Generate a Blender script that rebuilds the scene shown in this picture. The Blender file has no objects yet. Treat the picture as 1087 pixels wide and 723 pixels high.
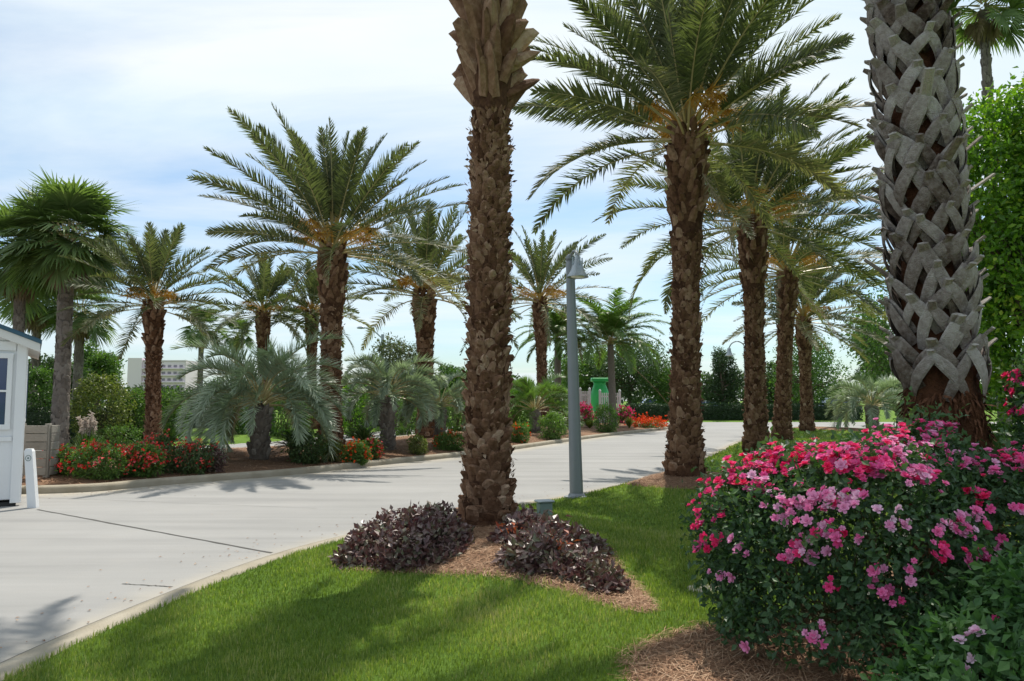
import bpy, math, random
import numpy as np
from mathutils import Vector
R = math.radians
rng = np.random.default_rng(7)
random.seed(7)
sc = bpy.context.scene
COL = sc.collection

# ------------------------------------------------------------------ camera, sky, sun, exposure
F, CX, CY, CAMZ, PITCH = 815.0, 543.5, 361.5, 1.6, math.atan(64/815)
cam = bpy.data.cameras.new('camera'); cam.lens = 27.0; cam.sensor_width = 36; cam.clip_start = 0.05; cam.clip_end = 6000
co = bpy.data.objects.new('camera', cam); COL.objects.link(co)
co.location = (0, 0, CAMZ); co.rotation_euler = (math.pi/2 + PITCH, 0, 0); sc.camera = co
SUN_EL, SUN_AZ = 60.0, 17.0           # azimuth measured from +Y towards +X
w = bpy.data.worlds.new('World'); sc.world = w; w.use_nodes = True
nt = w.node_tree; N = nt.nodes; Lk = nt.links; N.clear()
out = N.new('ShaderNodeOutputWorld'); bg = N.new('ShaderNodeBackground'); bg.inputs[1].default_value = 0.1
sky = N.new('ShaderNodeTexSky'); sky.sky_type = 'NISHITA'; sky.sun_disc = False
sky.sun_elevation = R(SUN_EL); sky.sun_rotation = R(SUN_AZ); sky.dust_density = 1.2; sky.ozone_density = 1.6; sky.air_density = 1.0
tc = N.new('ShaderNodeTexCoord'); sep = N.new('ShaderNodeSeparateXYZ'); Lk.new(tc.outputs['Generated'], sep.inputs[0])
def wmath(op, a, b=None, c=None):
    m = N.new('ShaderNodeMath'); m.operation = op
    for i, v in enumerate((a, b, c)):
        if v is None: continue
        if isinstance(v, (int, float)): m.inputs[i].default_value = v
        else: Lk.new(v, m.inputs[i])
    return m.outputs[0]
zc = wmath('ADD', wmath('MAXIMUM', sep.outputs[2], 0.0), 0.12)
cmb = N.new('ShaderNodeCombineXYZ')
Lk.new(wmath('DIVIDE', sep.outputs[0], zc), cmb.inputs[0]); Lk.new(wmath('DIVIDE', sep.outputs[1], zc), cmb.inputs[1])
mp = N.new('ShaderNodeMapping'); mp.inputs['Rotation'].default_value = (0, 0, R(-28)); mp.inputs['Scale'].default_value = (0.42, 1.0, 1)
mp.inputs['Location'].default_value = (3.1, 1.7, 0); Lk.new(cmb.outputs[0], mp.inputs[0])
n1 = N.new('ShaderNodeTexNoise'); n1.inputs['Scale'].default_value = 0.75; n1.inputs['Detail'].default_value = 9; n1.inputs['Roughness'].default_value = 0.55; n1.inputs['Distortion'].default_value = 0.5
Lk.new(mp.outputs[0], n1.inputs['Vector'])
cr = N.new('ShaderNodeValToRGB'); cr.color_ramp.elements[0].position = 0.40; cr.color_ramp.elements[0].color = (.16,.16,.16,1)
cr.color_ramp.elements[1].position = 0.60; cr.color_ramp.elements[1].color = (1,1,1,1); Lk.new(n1.outputs[0], cr.inputs[0])
n2 = N.new('ShaderNodeTexNoise'); n2.inputs['Scale'].default_value = 1.3; n2.inputs['Detail'].default_value = 6; Lk.new(mp.outputs[0], n2.inputs['Vector'])
cc = N.new('ShaderNodeValToRGB'); cc.color_ramp.elements[0].position = .35; cc.color_ramp.elements[0].color = (7.4,8.7,9.5,1)
cc.color_ramp.elements[1].position = .62; cc.color_ramp.elements[1].color = (9.3,9.6,9.8,1); Lk.new(n2.outputs[0], cc.inputs[0])
bo = N.new('ShaderNodeMixRGB'); bo.blend_type = 'MULTIPLY'; bo.inputs[0].default_value = 1; bo.inputs[2].default_value = (1.06,1.30,1.40,1); Lk.new(sky.outputs[0], bo.inputs[1])
elev = wmath('MULTIPLY_ADD', sep.outputs[2], 1.1, 0.62)
mx = N.new('ShaderNodeMixRGB'); Lk.new(wmath('MINIMUM', wmath('MULTIPLY', cr.outputs[0], elev), 1.0), mx.inputs[0]); Lk.new(bo.outputs[0], mx.inputs[1]); Lk.new(cc.outputs[0], mx.inputs[2])
Lk.new(mx.outputs[0], bg.inputs[0]); Lk.new(bg.outputs[0], out.inputs[0])
sl = bpy.data.lights.new('sun', 'SUN'); sl.energy = 5.0; sl.angle = R(0.53); sl.color = (1.0, 0.94, 0.84)
so = bpy.data.objects.new('sun', sl); COL.objects.link(so)
sd = Vector((math.sin(R(SUN_AZ))*math.cos(R(SUN_EL)), math.cos(R(SUN_AZ))*math.cos(R(SUN_EL)), math.sin(R(SUN_EL))))
so.rotation_euler = sd.to_track_quat('Z', 'Y').to_euler(); so.location = sd*60
sc.view_settings.view_transform = 'Standard'; sc.view_settings.look = 'None'; sc.view_settings.exposure = 0.12; sc.view_settings.gamma = 1.0
sc.cycles.max_bounces = 7; sc.cycles.diffuse_bounces = 3; sc.cycles.glossy_bounces = 2; sc.cycles.transmission_bounces = 4

# ------------------------------------------------------------------ projection helpers: photo pixel -> point in the place
def ray(u, v):
    dx = (u-CX)/F; dz = -(v-CY)/F
    d = np.array([dx, math.cos(PITCH)-math.sin(PITCH)*dz, math.sin(PITCH)+math.cos(PITCH)*dz]); return d
def at(u, v, Y):
    d = ray(u, v); return np.array([0, 0, CAMZ]) + d*(Y/d[1])
def flat(u, v):
    d = ray(u, v); t = -CAMZ/d[2]; return (d[0]*t, d[1]*t)

# ------------------------------------------------------------------ plan polygons
def smooth_open(p, n=2):
    p = np.array(p, float)
    for _ in range(n):
        q = [p[0]]
        for a, b in zip(p[:-1], p[1:]): q += [a*.75+b*.25, a*.25+b*.75]
        q.append(p[-1]); p = np.array(q)
    return p
def smooth_closed(p, n=2):
    p = np.array(p, float)
    for _ in range(n):
        q = []
        for a, b in zip(p, np.roll(p, -1, 0)): q += [a*.75+b*.25, a*.25+b*.75]
        p = np.array(q)
    return p
def sdist(P, poly):                       # + inside
    P = np.asarray(P, float).reshape(-1, 2); d = np.full(len(P), 1e9); ins = np.zeros(len(P), bool)
    for a, b in zip(poly, np.roll(poly, -1, 0)):
        e = b-a; L2 = e@e
        if L2 < 1e-12: continue
        t = np.clip(((P-a)@e)/L2, 0, 1); q = a+t[:, None]*e
        d = np.minimum(d, np.hypot(P[:, 0]-q[:, 0], P[:, 1]-q[:, 1]))
        c = (a[1] > P[:, 1]) != (b[1] > P[:, 1])
        with np.errstate(divide='ignore', invalid='ignore'):
            xi = (b[0]-a[0])*(P[:, 1]-a[1])/(b[1]-a[1])+a[0]
        ins ^= c & (P[:, 0] < xi)
    return np.where(ins, d, -d)
near_edge = smooth_open([(-1.6,-12),(-2.6,-4),(-2.95,1),(-3.0,4.4),(-2.87,5.67),(-2.45,7.9),(-1.8,9.4),(-0.6,11.1),(1.2,13.1),(3.4,16.8),(6.3,23.7),(9.8,32.5),(15,41.5),(24,47),(40,50),(90,52)], 3)
NEAR = np.vstack([near_edge, [(3000,60),(3000,-3000),(-1.6,-3000)]])
ISL = smooth_closed([(-60,12.6),(-20,13.0),(-8.6,13.3),(-7.3,13.7),(-6.85,14.6),(-5.8,15.7),(-4.7,16.8),(-3.4,19.2),(-1.4,22.3),(0.6,26.6),(3.1,32.6),(6.0,38.4),(8.8,43.6),(10.3,46.8),(9.4,50),(5,49),(0.5,44),(-3.5,37),(-5.8,29.5),(-8.3,23.5),(-14,20),(-30,18.5),(-60,18)], 3)
back_edge = smooth_open([(-90,25),(-30,25),(-14,25.6),(-9.6,29),(-8.4,34),(-6.5,42),(-3,50),(4,56),(14,58.5),(60,59),(90,60)], 3)
BACK = np.vstack([back_edge, [(3000,60),(3000,3500),(-3000,3500),(-3000,25)]])
BED = smooth_closed([(-1.75,7.9),(-1.6,7.1),(-.86,6.75),(.0,6.3),(.5,5.85),(.95,5.25),(1.05,5.6),(.93,6.8),(.8,8.0),(.35,9.2),(-.6,9.4),(-1.3,8.9)], 3)
STRAW = smooth_closed([(.58,3.2),(.60,4.2),(.75,4.7),(1.2,5.0),(1.75,5.0),(2.4,5.3),(3.2,6.6),(4.8,6.8),(6,5.5),(6,2),(2,2)], 3)
P3BED = smooth_closed([(2.0,13.5),(1.9,12.8),(2.6,12.2),(3.6,12.1),(4.3,12.8),(4.3,14.2),(3.5,15.1),(2.7,14.6)], 3)
P6BED = smooth_closed([(13.0,38.5),(13.5,35),(17.0,33.6),(17.5,36),(15.5,39.5)], 3)
BEDS = [BED, STRAW, P3BED, P6BED]
MOUNDS = [(-.2,8.7,.16,1.0),(.45,7.0,.16,.75),(3.1,13.5,.28,1.2),(6.0,19.5,.28,1.5),(8.6,26,.25,2.0),(14.5,37,.3,2.5),(3.2,5.6,.15,1.8),(1.3,9.6,-.08,.9),(1.6,6.7,-.24,.6)]
def H(x, y):
    x = np.atleast_1d(np.asarray(x, float)); y = np.atleast_1d(np.asarray(y, float)); P = np.stack([x, y], 1)
    z = np.full(len(x), -0.09)
    a = sdist(P, NEAR); g = np.clip((a+.03)/.1, 0, 1)
    lawn = .015+.05*np.clip(a/1.2, 0, 1)+.12*np.clip((a-2)/8, 0, 1)
    for mx_, my_, am, s in MOUNDS: lawn = lawn+am*np.exp(-((x-mx_)**2+(y-my_)**2)/(2*s*s))*np.clip(a/.8, 0, 1)
    z = np.where(a > -.03, -.09+(lawn+.09)*g, z)
    b = sdist(P, ISL); g = np.clip((b-.02)/.06, 0, 1)
    z = np.where(b > .02, -.09+(.09+.09+.22*np.clip((b-.2)/2.5, 0, 1))*g, z)
    c = sdist(P, BACK); g = np.clip((c+.03)/.2, 0, 1)
    z = np.where(c > -.03, -.09+(.09+.07+.1*np.clip(c/4, 0, 1))*g, z)
    return z
def h1(x, y): return float(H(x, y)[0])
def ground(u, v):
    d = ray(u, v); t = np.arange(2.0, 90, .1); t = t[(CAMZ+d[2]*t < .6)]
    if not len(t): return flat(u, v)
    k = CAMZ+d[2]*t <= H(d[0]*t, d[1]*t)
    if not k.any(): return flat(u, v)
    t = t[np.argmax(k)]; return (d[0]*t, d[1]*t)

# ------------------------------------------------------------------ mesh collecting
class MB:
    def __init__(s): s.v = []; s.f = []; s.a = []; s.n = 0; s.m = []
    def add(s, V, Fs, var=0.5, mi=0):
        V = np.asarray(V, float).reshape(-1, 3)
        if not isinstance(Fs, list) : Fs = [Fs]
        s.v.append(V); a = np.empty(len(V)); a[:] = var; s.a.append(a)
        for f in Fs:
            f = np.asarray(f, int)
            if f.size: s.f.append(f+s.n); s.m.append(mi)
        s.n += len(V)
    def inst(s, tv, tf, M, O, var, mi=0):       # N copies of a template: M (N,3,3), O (N,3), var (N,)
        tv = np.asarray(tv, float); n = len(O); k = len(tv)
        V = np.einsum('nij,kj->nki', M, tv)+O[:, None, :]
        off = (np.arange(n)*k)[:, None, None]
        fs = [(np.asarray(f, int)[None]+off).reshape(-1, np.asarray(f).shape[1]) for f in tf]
        s.add(V.reshape(-1, 3), fs, np.repeat(np.broadcast_to(var, n), k), mi)
    def mesh(s, name, mats, smooth=False):
        me = bpy.data.meshes.new(name)
        V = np.vstack(s.v); me.vertices.add(len(V)); me.vertices.foreach_set('co', V.astype(np.float32).ravel())
        li = np.concatenate([f.ravel() for f in s.f]); tot = np.concatenate([np.full(len(f), f.shape[1]) for f in s.f])
        st = np.concatenate([[0], np.cumsum(tot)[:-1]])
        me.loops.add(len(li)); me.loops.foreach_set('vertex_index', li.astype(np.int32))
        me.polygons.add(len(tot)); me.polygons.foreach_set('loop_start', st.astype(np.int32))
        if smooth: me.polygons.foreach_set('use_smooth', np.ones(len(tot), bool))
        else: me.polygons.foreach_set('use_smooth', np.zeros(len(tot), bool))
        me.polygons.foreach_set('material_index', np.concatenate([np.full(len(f), m) for f, m in zip(s.f, s.m)]).astype(np.int32))
        at_ = me.attributes.new('var', 'FLOAT', 'POINT'); at_.data.foreach_set('value', np.concatenate(s.a).astype(np.float32))
        me.update(calc_edges=True); me.validate()
        for m in (mats if isinstance(mats, (list, tuple)) else [mats]): me.materials.append(m)
        return me
def link(name, me, parent=None, loc=None):
    o = bpy.data.objects.new(name, me); COL.objects.link(o)
    if parent is not None: o.parent = parent
    if loc is not None: o.location = loc
    return o
def obj(name, mb, mats, parent=None, smooth=False, **kw):
    o = link(name, mb.mesh(name, mats, smooth), parent)
    for k, v in kw.items(): o[k] = v
    return o
def thing(name, label, cat, loc=(0,0,0), rz=0, group=None):
    o = bpy.data.objects.new(name, None); COL.objects.link(o); o.location = [float(c) for c in loc]; o.rotation_euler = (0,0,rz)
    o.empty_display_size = .2; o['label'] = label; o['category'] = cat
    if group: o['group'] = group
    return o
def nrm(a): return a/np.maximum(np.linalg.norm(a, axis=-1, keepdims=True), 1e-9)
def tube(mb, pts, rad, k=8, var=.5, mi=0, cap=True):
    pts = np.asarray(pts, float); n = len(pts); rad = np.broadcast_to(rad, n)
    T = nrm(np.gradient(pts, axis=0)); ref = np.array([0, 0, 1.]) if abs(T[0][2]) < .9 else np.array([1., 0, 0])
    A = nrm(np.cross(T, ref)); B = np.cross(T, A)
    th = np.arange(k)*2*np.pi/k
    V = pts[:, None]+rad[:, None, None]*(np.cos(th)[None, :, None]*A[:, None]+np.sin(th)[None, :, None]*B[:, None])
    i, j = np.meshgrid(np.arange(n-1), np.arange(k), indexing='ij'); j2 = (j+1) % k
    Q = np.stack([i*k+j, i*k+j2, (i+1)*k+j2, (i+1)*k+j], -1).reshape(-1, 4)
    fs = [Q]
    if cap: fs += [np.arange(k)[None, :][:, ::-1], (np.arange(k)+(n-1)*k)[None, :]]
    mb.add(V.reshape(-1, 3), fs, var, mi)
def box(mb, c, s, rz=0, mi=0, var=.5, bev=0.0):
    c = np.array(c, float); h = np.array(s, float)/2
    b = min(bev, *(h*.9)) if bev else 0
    if b <= 0:
        V = np.array([[x, y, z] for z in (-1, 1) for y in (-1, 1) for x in (-1, 1)])*h
        Fq = np.array([[0,2,3,1],[4,5,7,6],[0,1,5,4],[2,6,7,3],[0,4,6,2],[1,3,7,5]])
        fs = [Fq]
    else:
        bm_v = []; idx = {}
        for sx in (-1, 1):
            for sy in (-1, 1):
                for sz in (-1, 1):
                    for ax in range(3):
                        p = np.array([sx, sy, sz])*h; q = p.copy(); m = np.array([sx, sy, sz])*b; m[ax] = 0; q = p-m
                        idx[(sx, sy, sz, ax)] = len(bm_v); bm_v.append(q)
        V = np.array(bm_v); q4 = []; t3 = []
        for ax in range(3):
            o1, o2 = [k for k in range(3) if k != ax]
            for s_ in (-1, 1):
                def key(a, b_): k = [0, 0, 0]; k[ax] = s_; k[o1] = a; k[o2] = b_; return idx[(*k, ax)]
                q4.append([key(-1,-1), key(1,-1), key(1,1), key(-1,1)])
        for ax in range(3):
            o1, o2 = [k for k in range(3) if k != ax]
            for a in (-1, 1):
                for b_ in (-1, 1):
                    def key(s_, f): k = [0,0,0]; k[ax] = s_; k[o1] = a; k[o2] = b_; return idx[(*k, f)]
                    q4.append([key(-1,o1), key(1,o1), key(1,o2), key(-1,o2)])
        for sx in (-1, 1):
            for sy in (-1, 1):
                for sz in (-1, 1): t3.append([idx[(sx,sy,sz,0)], idx[(sx,sy,sz,1)], idx[(sx,sy,sz,2)]])
        fs = [np.array(q4), np.array(t3)]
    ca, sa = math.cos(rz), math.sin(rz); Rm = np.array([[ca,-sa,0],[sa,ca,0],[0,0,1]])
    mb.add(V@Rm.T+c, fs, var, mi)
def lathe(mb, prof, k=24, var=.5, mi=0, c=(0,0,0), sx=1, sy=1, lean=(0,0)):
    prof = np.array(prof, float); th = np.arange(k)*2*np.pi/k; n = len(prof)
    V = np.stack([prof[:, 0][:, None]*np.cos(th)*sx+c[0]+lean[0]*prof[:, 1][:, None], prof[:, 0][:, None]*np.sin(th)*sy+c[1]+lean[1]*prof[:, 1][:, None], np.repeat(prof[:, 1][:, None], k, 1)+c[2]], -1)
    i, j = np.meshgrid(np.arange(n-1), np.arange(k), indexing='ij'); j2 = (j+1) % k
    Q = np.stack([i*k+j, i*k+j2, (i+1)*k+j2, (i+1)*k+j], -1).reshape(-1, 4); mb.add(V.reshape(-1, 3), [Q, np.arange(k)[None, ::-1], (np.arange(k)+(n-1)*k)[None]], var, mi)

# ------------------------------------------------------------------ materials
def mat(name, ramp, rough=.7, noise=8.0, namt=.25, bump=0.0, bscale=30, transl=0.0, spec=.4, metal=0, varw=1.0, coat=0, detail=5, tcol=None):
    m = bpy.data.materials.new(name); m.use_nodes = True; nt = m.node_tree; N = nt.nodes; L = nt.links
    p = N['Principled BSDF']; o = N['Material Output']
    a = N.new('ShaderNodeAttribute'); a.attribute_name = 'var'
    g = N.new('ShaderNodeNewGeometry'); nz = N.new('ShaderNodeTexNoise'); nz.inputs['Scale'].default_value = noise; nz.inputs['Detail'].default_value = detail
    L.new(g.outputs['Position'], nz.inputs['Vector'])
    m1 = N.new('ShaderNodeMath'); m1.operation = 'MULTIPLY_ADD'; L.new(nz.outputs[0], m1.inputs[0]); m1.inputs[1].default_value = namt*2; m1.inputs[2].default_value = -namt
    m2 = N.new('ShaderNodeMath'); m2.operation = 'MULTIPLY_ADD'; L.new(a.outputs['Fac'], m2.inputs[0]); m2.inputs[1].default_value = varw; L.new(m1.outputs[0], m2.inputs[2])
    r = N.new('ShaderNodeValToRGB'); e = r.color_ramp.elements
    ramp = [(i/(len(ramp)-1), c) if not isinstance(c[0], (tuple, list)) else (c[1], c[0]) for i, c in enumerate(ramp)] if len(ramp) > 1 else [(0, ramp[0]), (1, ramp[0])]
    while len(e) < len(ramp): e.new(.5)
    for el, (pos, c) in zip(e, ramp): el.position = pos; el.color = (*c, 1)
    L.new(m2.outputs[0], r.inputs[0]); L.new(r.outputs[0], p.inputs['Base Color'])
    p.inputs['Roughness'].default_value = rough; p.inputs['Specular IOR Level'].default_value = spec; p.inputs['Metallic'].default_value = metal
    if coat: p.inputs['Coat Weight'].default_value = coat
    if bump:
        nb = N.new('ShaderNodeTexNoise'); nb.inputs['Scale'].default_value = bscale; nb.inputs['Detail'].default_value = 6; L.new(g.outputs['Position'], nb.inputs['Vector'])
        b = N.new('ShaderNodeBump'); b.inputs['Strength'].default_value = bump; b.inputs['Distance'].default_value = .02; L.new(nb.outputs[0], b.inputs['Height']); L.new(b.outputs[0], p.inputs['Normal'])
    if transl:
        t = N.new('ShaderNodeBsdfTranslucent'); mx = N.new('ShaderNodeMixShader'); mx.inputs[0].default_value = transl
        mc = N.new('ShaderNodeMixRGB'); mc.blend_type = 'MULTIPLY'; mc.inputs[0].default_value = 1; mc.inputs[2].default_value = (*(tcol or (1.3,1.5,.6)), 1)
        L.new(r.outputs[0], mc.inputs[1]); L.new(mc.outputs[0], t.inputs[0]); L.new(p.outputs[0], mx.inputs[1]); L.new(t.outputs[0], mx.inputs[2]); L.new(mx.outputs[0], o.inputs[0])
    return m
M = {}
M['date'] = mat('date_frond', [(.058,.068,.034),(.082,.098,.050),(.118,.135,.072),(.19,.185,.105),(.29,.245,.15)], .58, 1.5, .12, transl=.3, spec=.3)
M['pindo'] = mat('pindo_frond', [(.14,.175,.115),(.23,.285,.195),(.35,.41,.31),(.50,.54,.44)], .45, 1.5, .12, transl=.25, tcol=(1.1,1.3,.7))
M['fan'] = mat('fan_frond', [(.055,.085,.028),(.10,.155,.05),(.17,.235,.09),(.30,.31,.17)], .55, 1.5, .12, transl=.3)
M['queen'] = mat('queen_frond', [(.07,.12,.03),(.11,.19,.05),(.18,.27,.08)], .42, 1.5, .12, transl=.35)
M['dead'] = mat('dead_frond', [(.16,.12,.07),(.26,.20,.12),(.36,.29,.19)], .8, 4, .2, transl=.15, tcol=(1,1,.8))
M['rachis'] = mat('frond_stem', [(.28,.22,.10),(.38,.33,.16),(.46,.34,.12)], .5, 3, .2)
M['fruit'] = mat('fruit_stalk', [(.40,.20,.03),(.56,.32,.05),(.60,.42,.10)], .6, 6, .2, transl=.2, tcol=(1.2,1,.5))
M['bark'] = mat('palm_bark', [(.055,.026,.015),(.125,.064,.036),(.215,.122,.074),(.34,.22,.145),(.50,.37,.26)], .92, 16, .34, bump=1.0, bscale=70, spec=.12)
M['boot'] = mat('grey_leaf_base', [(.05,.033,.025),(.13,.098,.08),(.235,.198,.176),(.335,.298,.272),(.44,.405,.375)], .88, 30, .42, bump=1, bscale=110, spec=.15)
M['fibre'] = mat('root_fibre', [(.04,.018,.010),(.09,.038,.02),(.16,.075,.045)], .95, 22, .35, bump=1, bscale=50, spec=.1)
M['greybark'] = mat('grey_palm_bark', [(.12,.10,.085),(.21,.18,.155),(.32,.29,.255)], .9, 12, .3, bump=.8, bscale=40, spec=.15)
M['treebark'] = mat('tree_bark', [(.07,.05,.035),(.14,.11,.08),(.2,.165,.13)], .9, 10, .3, bump=.6, spec=.15)
M['leaf_dark'] = mat('dark_leaves', [(.025,.05,.018),(.045,.085,.028),(.08,.13,.04),(.14,.2,.06)], .42, 1.2, .15, transl=.25)
M['leaf_mid'] = mat('green_leaves', [(.04,.09,.02),(.07,.14,.03),(.12,.21,.045),(.2,.29,.07)], .42, 1.2, .15, transl=.35)
M['leaf_bright'] = mat('bright_leaves', [(.04,.09,.015),(.08,.18,.02),(.18,.32,.03),(.42,.46,.05)], .38, 1.4, .2, transl=.4)
M['leaf_var'] = mat('variegated_leaves', [(.05,.08,.02),(.10,.14,.03),(.24,.26,.07),(.40,.38,.14)], .42, 1.5, .2, transl=.3)
M['leaf_olive'] = mat('olive_leaves', [(.06,.075,.04),(.10,.12,.065),(.17,.19,.11)], .5, 1.5, .15, transl=.25)
M['rose_leaf'] = mat('rose_leaves', [(.026,.058,.026),(.042,.090,.038),(.072,.135,.052),(.115,.19,.075)], .5, 2.5, .16, transl=.28, spec=.35)
M['rose_leaf2'] = mat('fresh_rose_leaves', [(.035,.085,.03),(.06,.14,.045),(.10,.2,.06),(.14,.26,.08)], .5, 2.5, .2, transl=.32, spec=.35)
M['pink'] = mat('rose_petals', [(.78,.02,.12),(.86,.05,.22),(.84,.12,.38),(.80,.28,.52),(.82,.46,.66),(.86,.68,.78)], .6, 20, .06, transl=.3, tcol=(1,.6,.8), spec=.2)
M['red'] = mat('red_petals', [(.42,.01,.012),(.62,.03,.03),(.68,.10,.07),(.6,.12,.16)], .6, 10, .1, transl=.25, tcol=(1,.7,.6), spec=.2)
M['orange'] = mat('orange_petals', [(.62,.03,.01),(.75,.08,.015),(.8,.16,.03)], .6, 10, .1, transl=.25, tcol=(1,.8,.6), spec=.2)
M['magenta'] = mat('magenta_petals', [(.55,.01,.12),(.7,.03,.2),(.75,.12,.32)], .6, 10, .1, transl=.25, tcol=(1,.6,.8), spec=.2)
M['purple'] = mat('purple_leaves', [(.065,.028,.028),(.105,.052,.048),(.155,.095,.08),(.12,.13,.065),(.28,.22,.17)], .42, 3, .12, transl=.12, spec=.6, tcol=(1.4,.8,1))
M['rust'] = mat('rusty_leaves', [(.30,.05,.02),(.45,.12,.04)], .5, 8, .2, transl=.2)
M['grass'] = mat('grass_blades', [(.075,.115,.018),(.118,.172,.03),(.175,.235,.045),(.26,.30,.08),(.40,.36,.18)], .45, 1.1, .22, transl=.4, spec=.35)
M['straw'] = mat('pine_straw', [(.13,.06,.03),(.26,.14,.08),(.40,.25,.15),(.52,.37,.25)], .8, 10, .2, spec=.2)
M['plume'] = mat('grass_plume', [(.5,.42,.36),(.68,.6,.52)], .8, 8, .2, transl=.3, tcol=(1,1,1))
M['stem'] = mat('shrub_stems', [(.07,.06,.03),(.13,.12,.05)], .7, 8, .2)
M['white'] = mat('white_paint', [(.70,.71,.72),(.80,.81,.81)], .5, 2.5, .35)
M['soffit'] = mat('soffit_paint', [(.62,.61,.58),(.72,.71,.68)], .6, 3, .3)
M['roofblue'] = mat('blue_metal_roof', [(.035,.085,.13),(.05,.11,.16)], .35, 3, .3, metal=.2)
M['glass'] = mat('window_glass', [(.02,.035,.10),(.04,.06,.16)], .06, 2, .3, spec=.8)
M['dark'] = mat('dark_rubber', [(.02,.02,.02),(.04,.04,.04)], .7)
M['wood'] = mat('weathered_wood', [(.17,.155,.13),(.27,.25,.215),(.36,.335,.29)], .85, 6, .3, bump=.5, bscale=25)
M['pole'] = mat('grey_blue_pole', [(.185,.205,.215),(.235,.25,.26)], .45, 5, .3, spec=.5, metal=.3)
M['galv'] = mat('galvanised_metal', [(.28,.32,.35),(.40,.44,.47)], .35, 8, .3, metal=.4)
M['lens'] = mat('lamp_lens', [(.7,.68,.6),(.78,.76,.7)], .3)
M['utility'] = mat('green_grey_plastic', [(.16,.22,.20),(.22,.28,.26)], .5, 6, .3)
M['green'] = mat('bright_green_paint', [(.02,.34,.08),(.04,.46,.12)], .4, 3, .3)
M['kerb'] = mat('kerb_concrete', [(.20,.165,.11),(.30,.265,.20),(.40,.36,.29)], .9, 3.0, .5, bump=.4, bscale=60)
M['joint'] = mat('joint_sealant', [(.05,.05,.045),(.10,.095,.085)], .9, 6, .4)
M['bldg'] = mat('pale_render_wall', [(.74,.62,.68),(.80,.68,.74)], .8, .1, .2)
M['bldgdark'] = mat('far_window', [(.24,.20,.25),(.30,.26,.31)], .3, .3, .3)
M['hedge'] = mat('hedge_leaves', [(.018,.04,.014),(.03,.065,.02),(.055,.10,.03)], .45, 1.5, .2, transl=.15)
for nm, c in dict(silver=(.45,.47,.49), wht=(.7,.7,.7), blue=(.05,.10,.22), blk=(.025,.025,.03)).items():
    M['car_'+nm] = mat('car_paint_'+nm, [c, tuple(min(1, k*1.1) for k in c)], .25, 2, .2, coat=.6, spec=.5)

def ground_material():
    m = bpy.data.materials.new('ground_grass_and_mulch'); m.use_nodes = True; nt = m.node_tree; N = nt.nodes; L = nt.links; p = N['Principled BSDF']
    g = N.new('ShaderNodeNewGeometry'); a = N.new('ShaderNodeAttribute'); a.attribute_name = 'var'
    def noise(s, d=6, ro=.6):
        n = N.new('ShaderNodeTexNoise'); n.inputs['Scale'].default_value = s; n.inputs['Detail'].default_value = d; n.inputs['Roughness'].default_value = ro; L.new(g.outputs['Position'], n.inputs['Vector']); return n.outputs[0]
    def ramp(i, els):
        r = N.new('ShaderNodeValToRGB'); e = r.color_ramp.elements
        while len(e) < len(els): e.new(.5)
        for el, (q, c) in zip(e, els): el.position = q; el.color = (*c, 1)
        L.new(i, r.inputs[0]); return r.outputs[0]
    def mix(f, x, y, bl='MIX'):
        k = N.new('ShaderNodeMixRGB'); k.blend_type = bl
        for i, s in enumerate((f, x, y)):
            if isinstance(s, float): k.inputs[i].default_value = s
            else: L.new(s, k.inputs[i])
        return k.outputs[0]
    gr = mix(.5, ramp(noise(1.2), [(.3,(.075,.135,.02)),(.5,(.105,.185,.025)),(.7,(.16,.23,.04))]), ramp(noise(55, 8, .75), [(.3,(.04,.075,.012)),(.5,(.10,.18,.025)),(.7,(.2,.28,.06))]))
    mu = mix(.6, ramp(noise(3), [(.3,(.17,.10,.065)),(.6,(.24,.145,.095)),(.75,(.31,.20,.13))]), ramp(noise(80, 8, .8), [(.32,(.07,.035,.02)),(.5,(.22,.13,.08)),(.68,(.42,.30,.21))]))
    e = N.new('ShaderNodeMath'); e.operation = 'MULTIPLY_ADD'; L.new(noise(14), e.inputs[0]); e.inputs[1].default_value = .6; 
    s = N.new('ShaderNodeMath'); s.operation = 'ADD'; L.new(a.outputs['Fac'], s.inputs[0]); s.inputs[1].default_value = -.30; L.new(s.outputs[0], e.inputs[2])
    L.new(mix(ramp(e.outputs[0], [(.42,(0,0,0)),(.58,(1,1,1))]), gr, mu), p.inputs['Base Color']); p.inputs['Roughness'].default_value = .95; p.inputs['Specular IOR Level'].default_value = .1
    b = N.new('ShaderNodeBump'); b.inputs['Strength'].default_value = .8; b.inputs['Distance'].default_value = .03; L.new(noise(60, 8, .8), b.inputs['Height']); L.new(b.outputs[0], p.inputs['Normal'])
    return m
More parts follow.
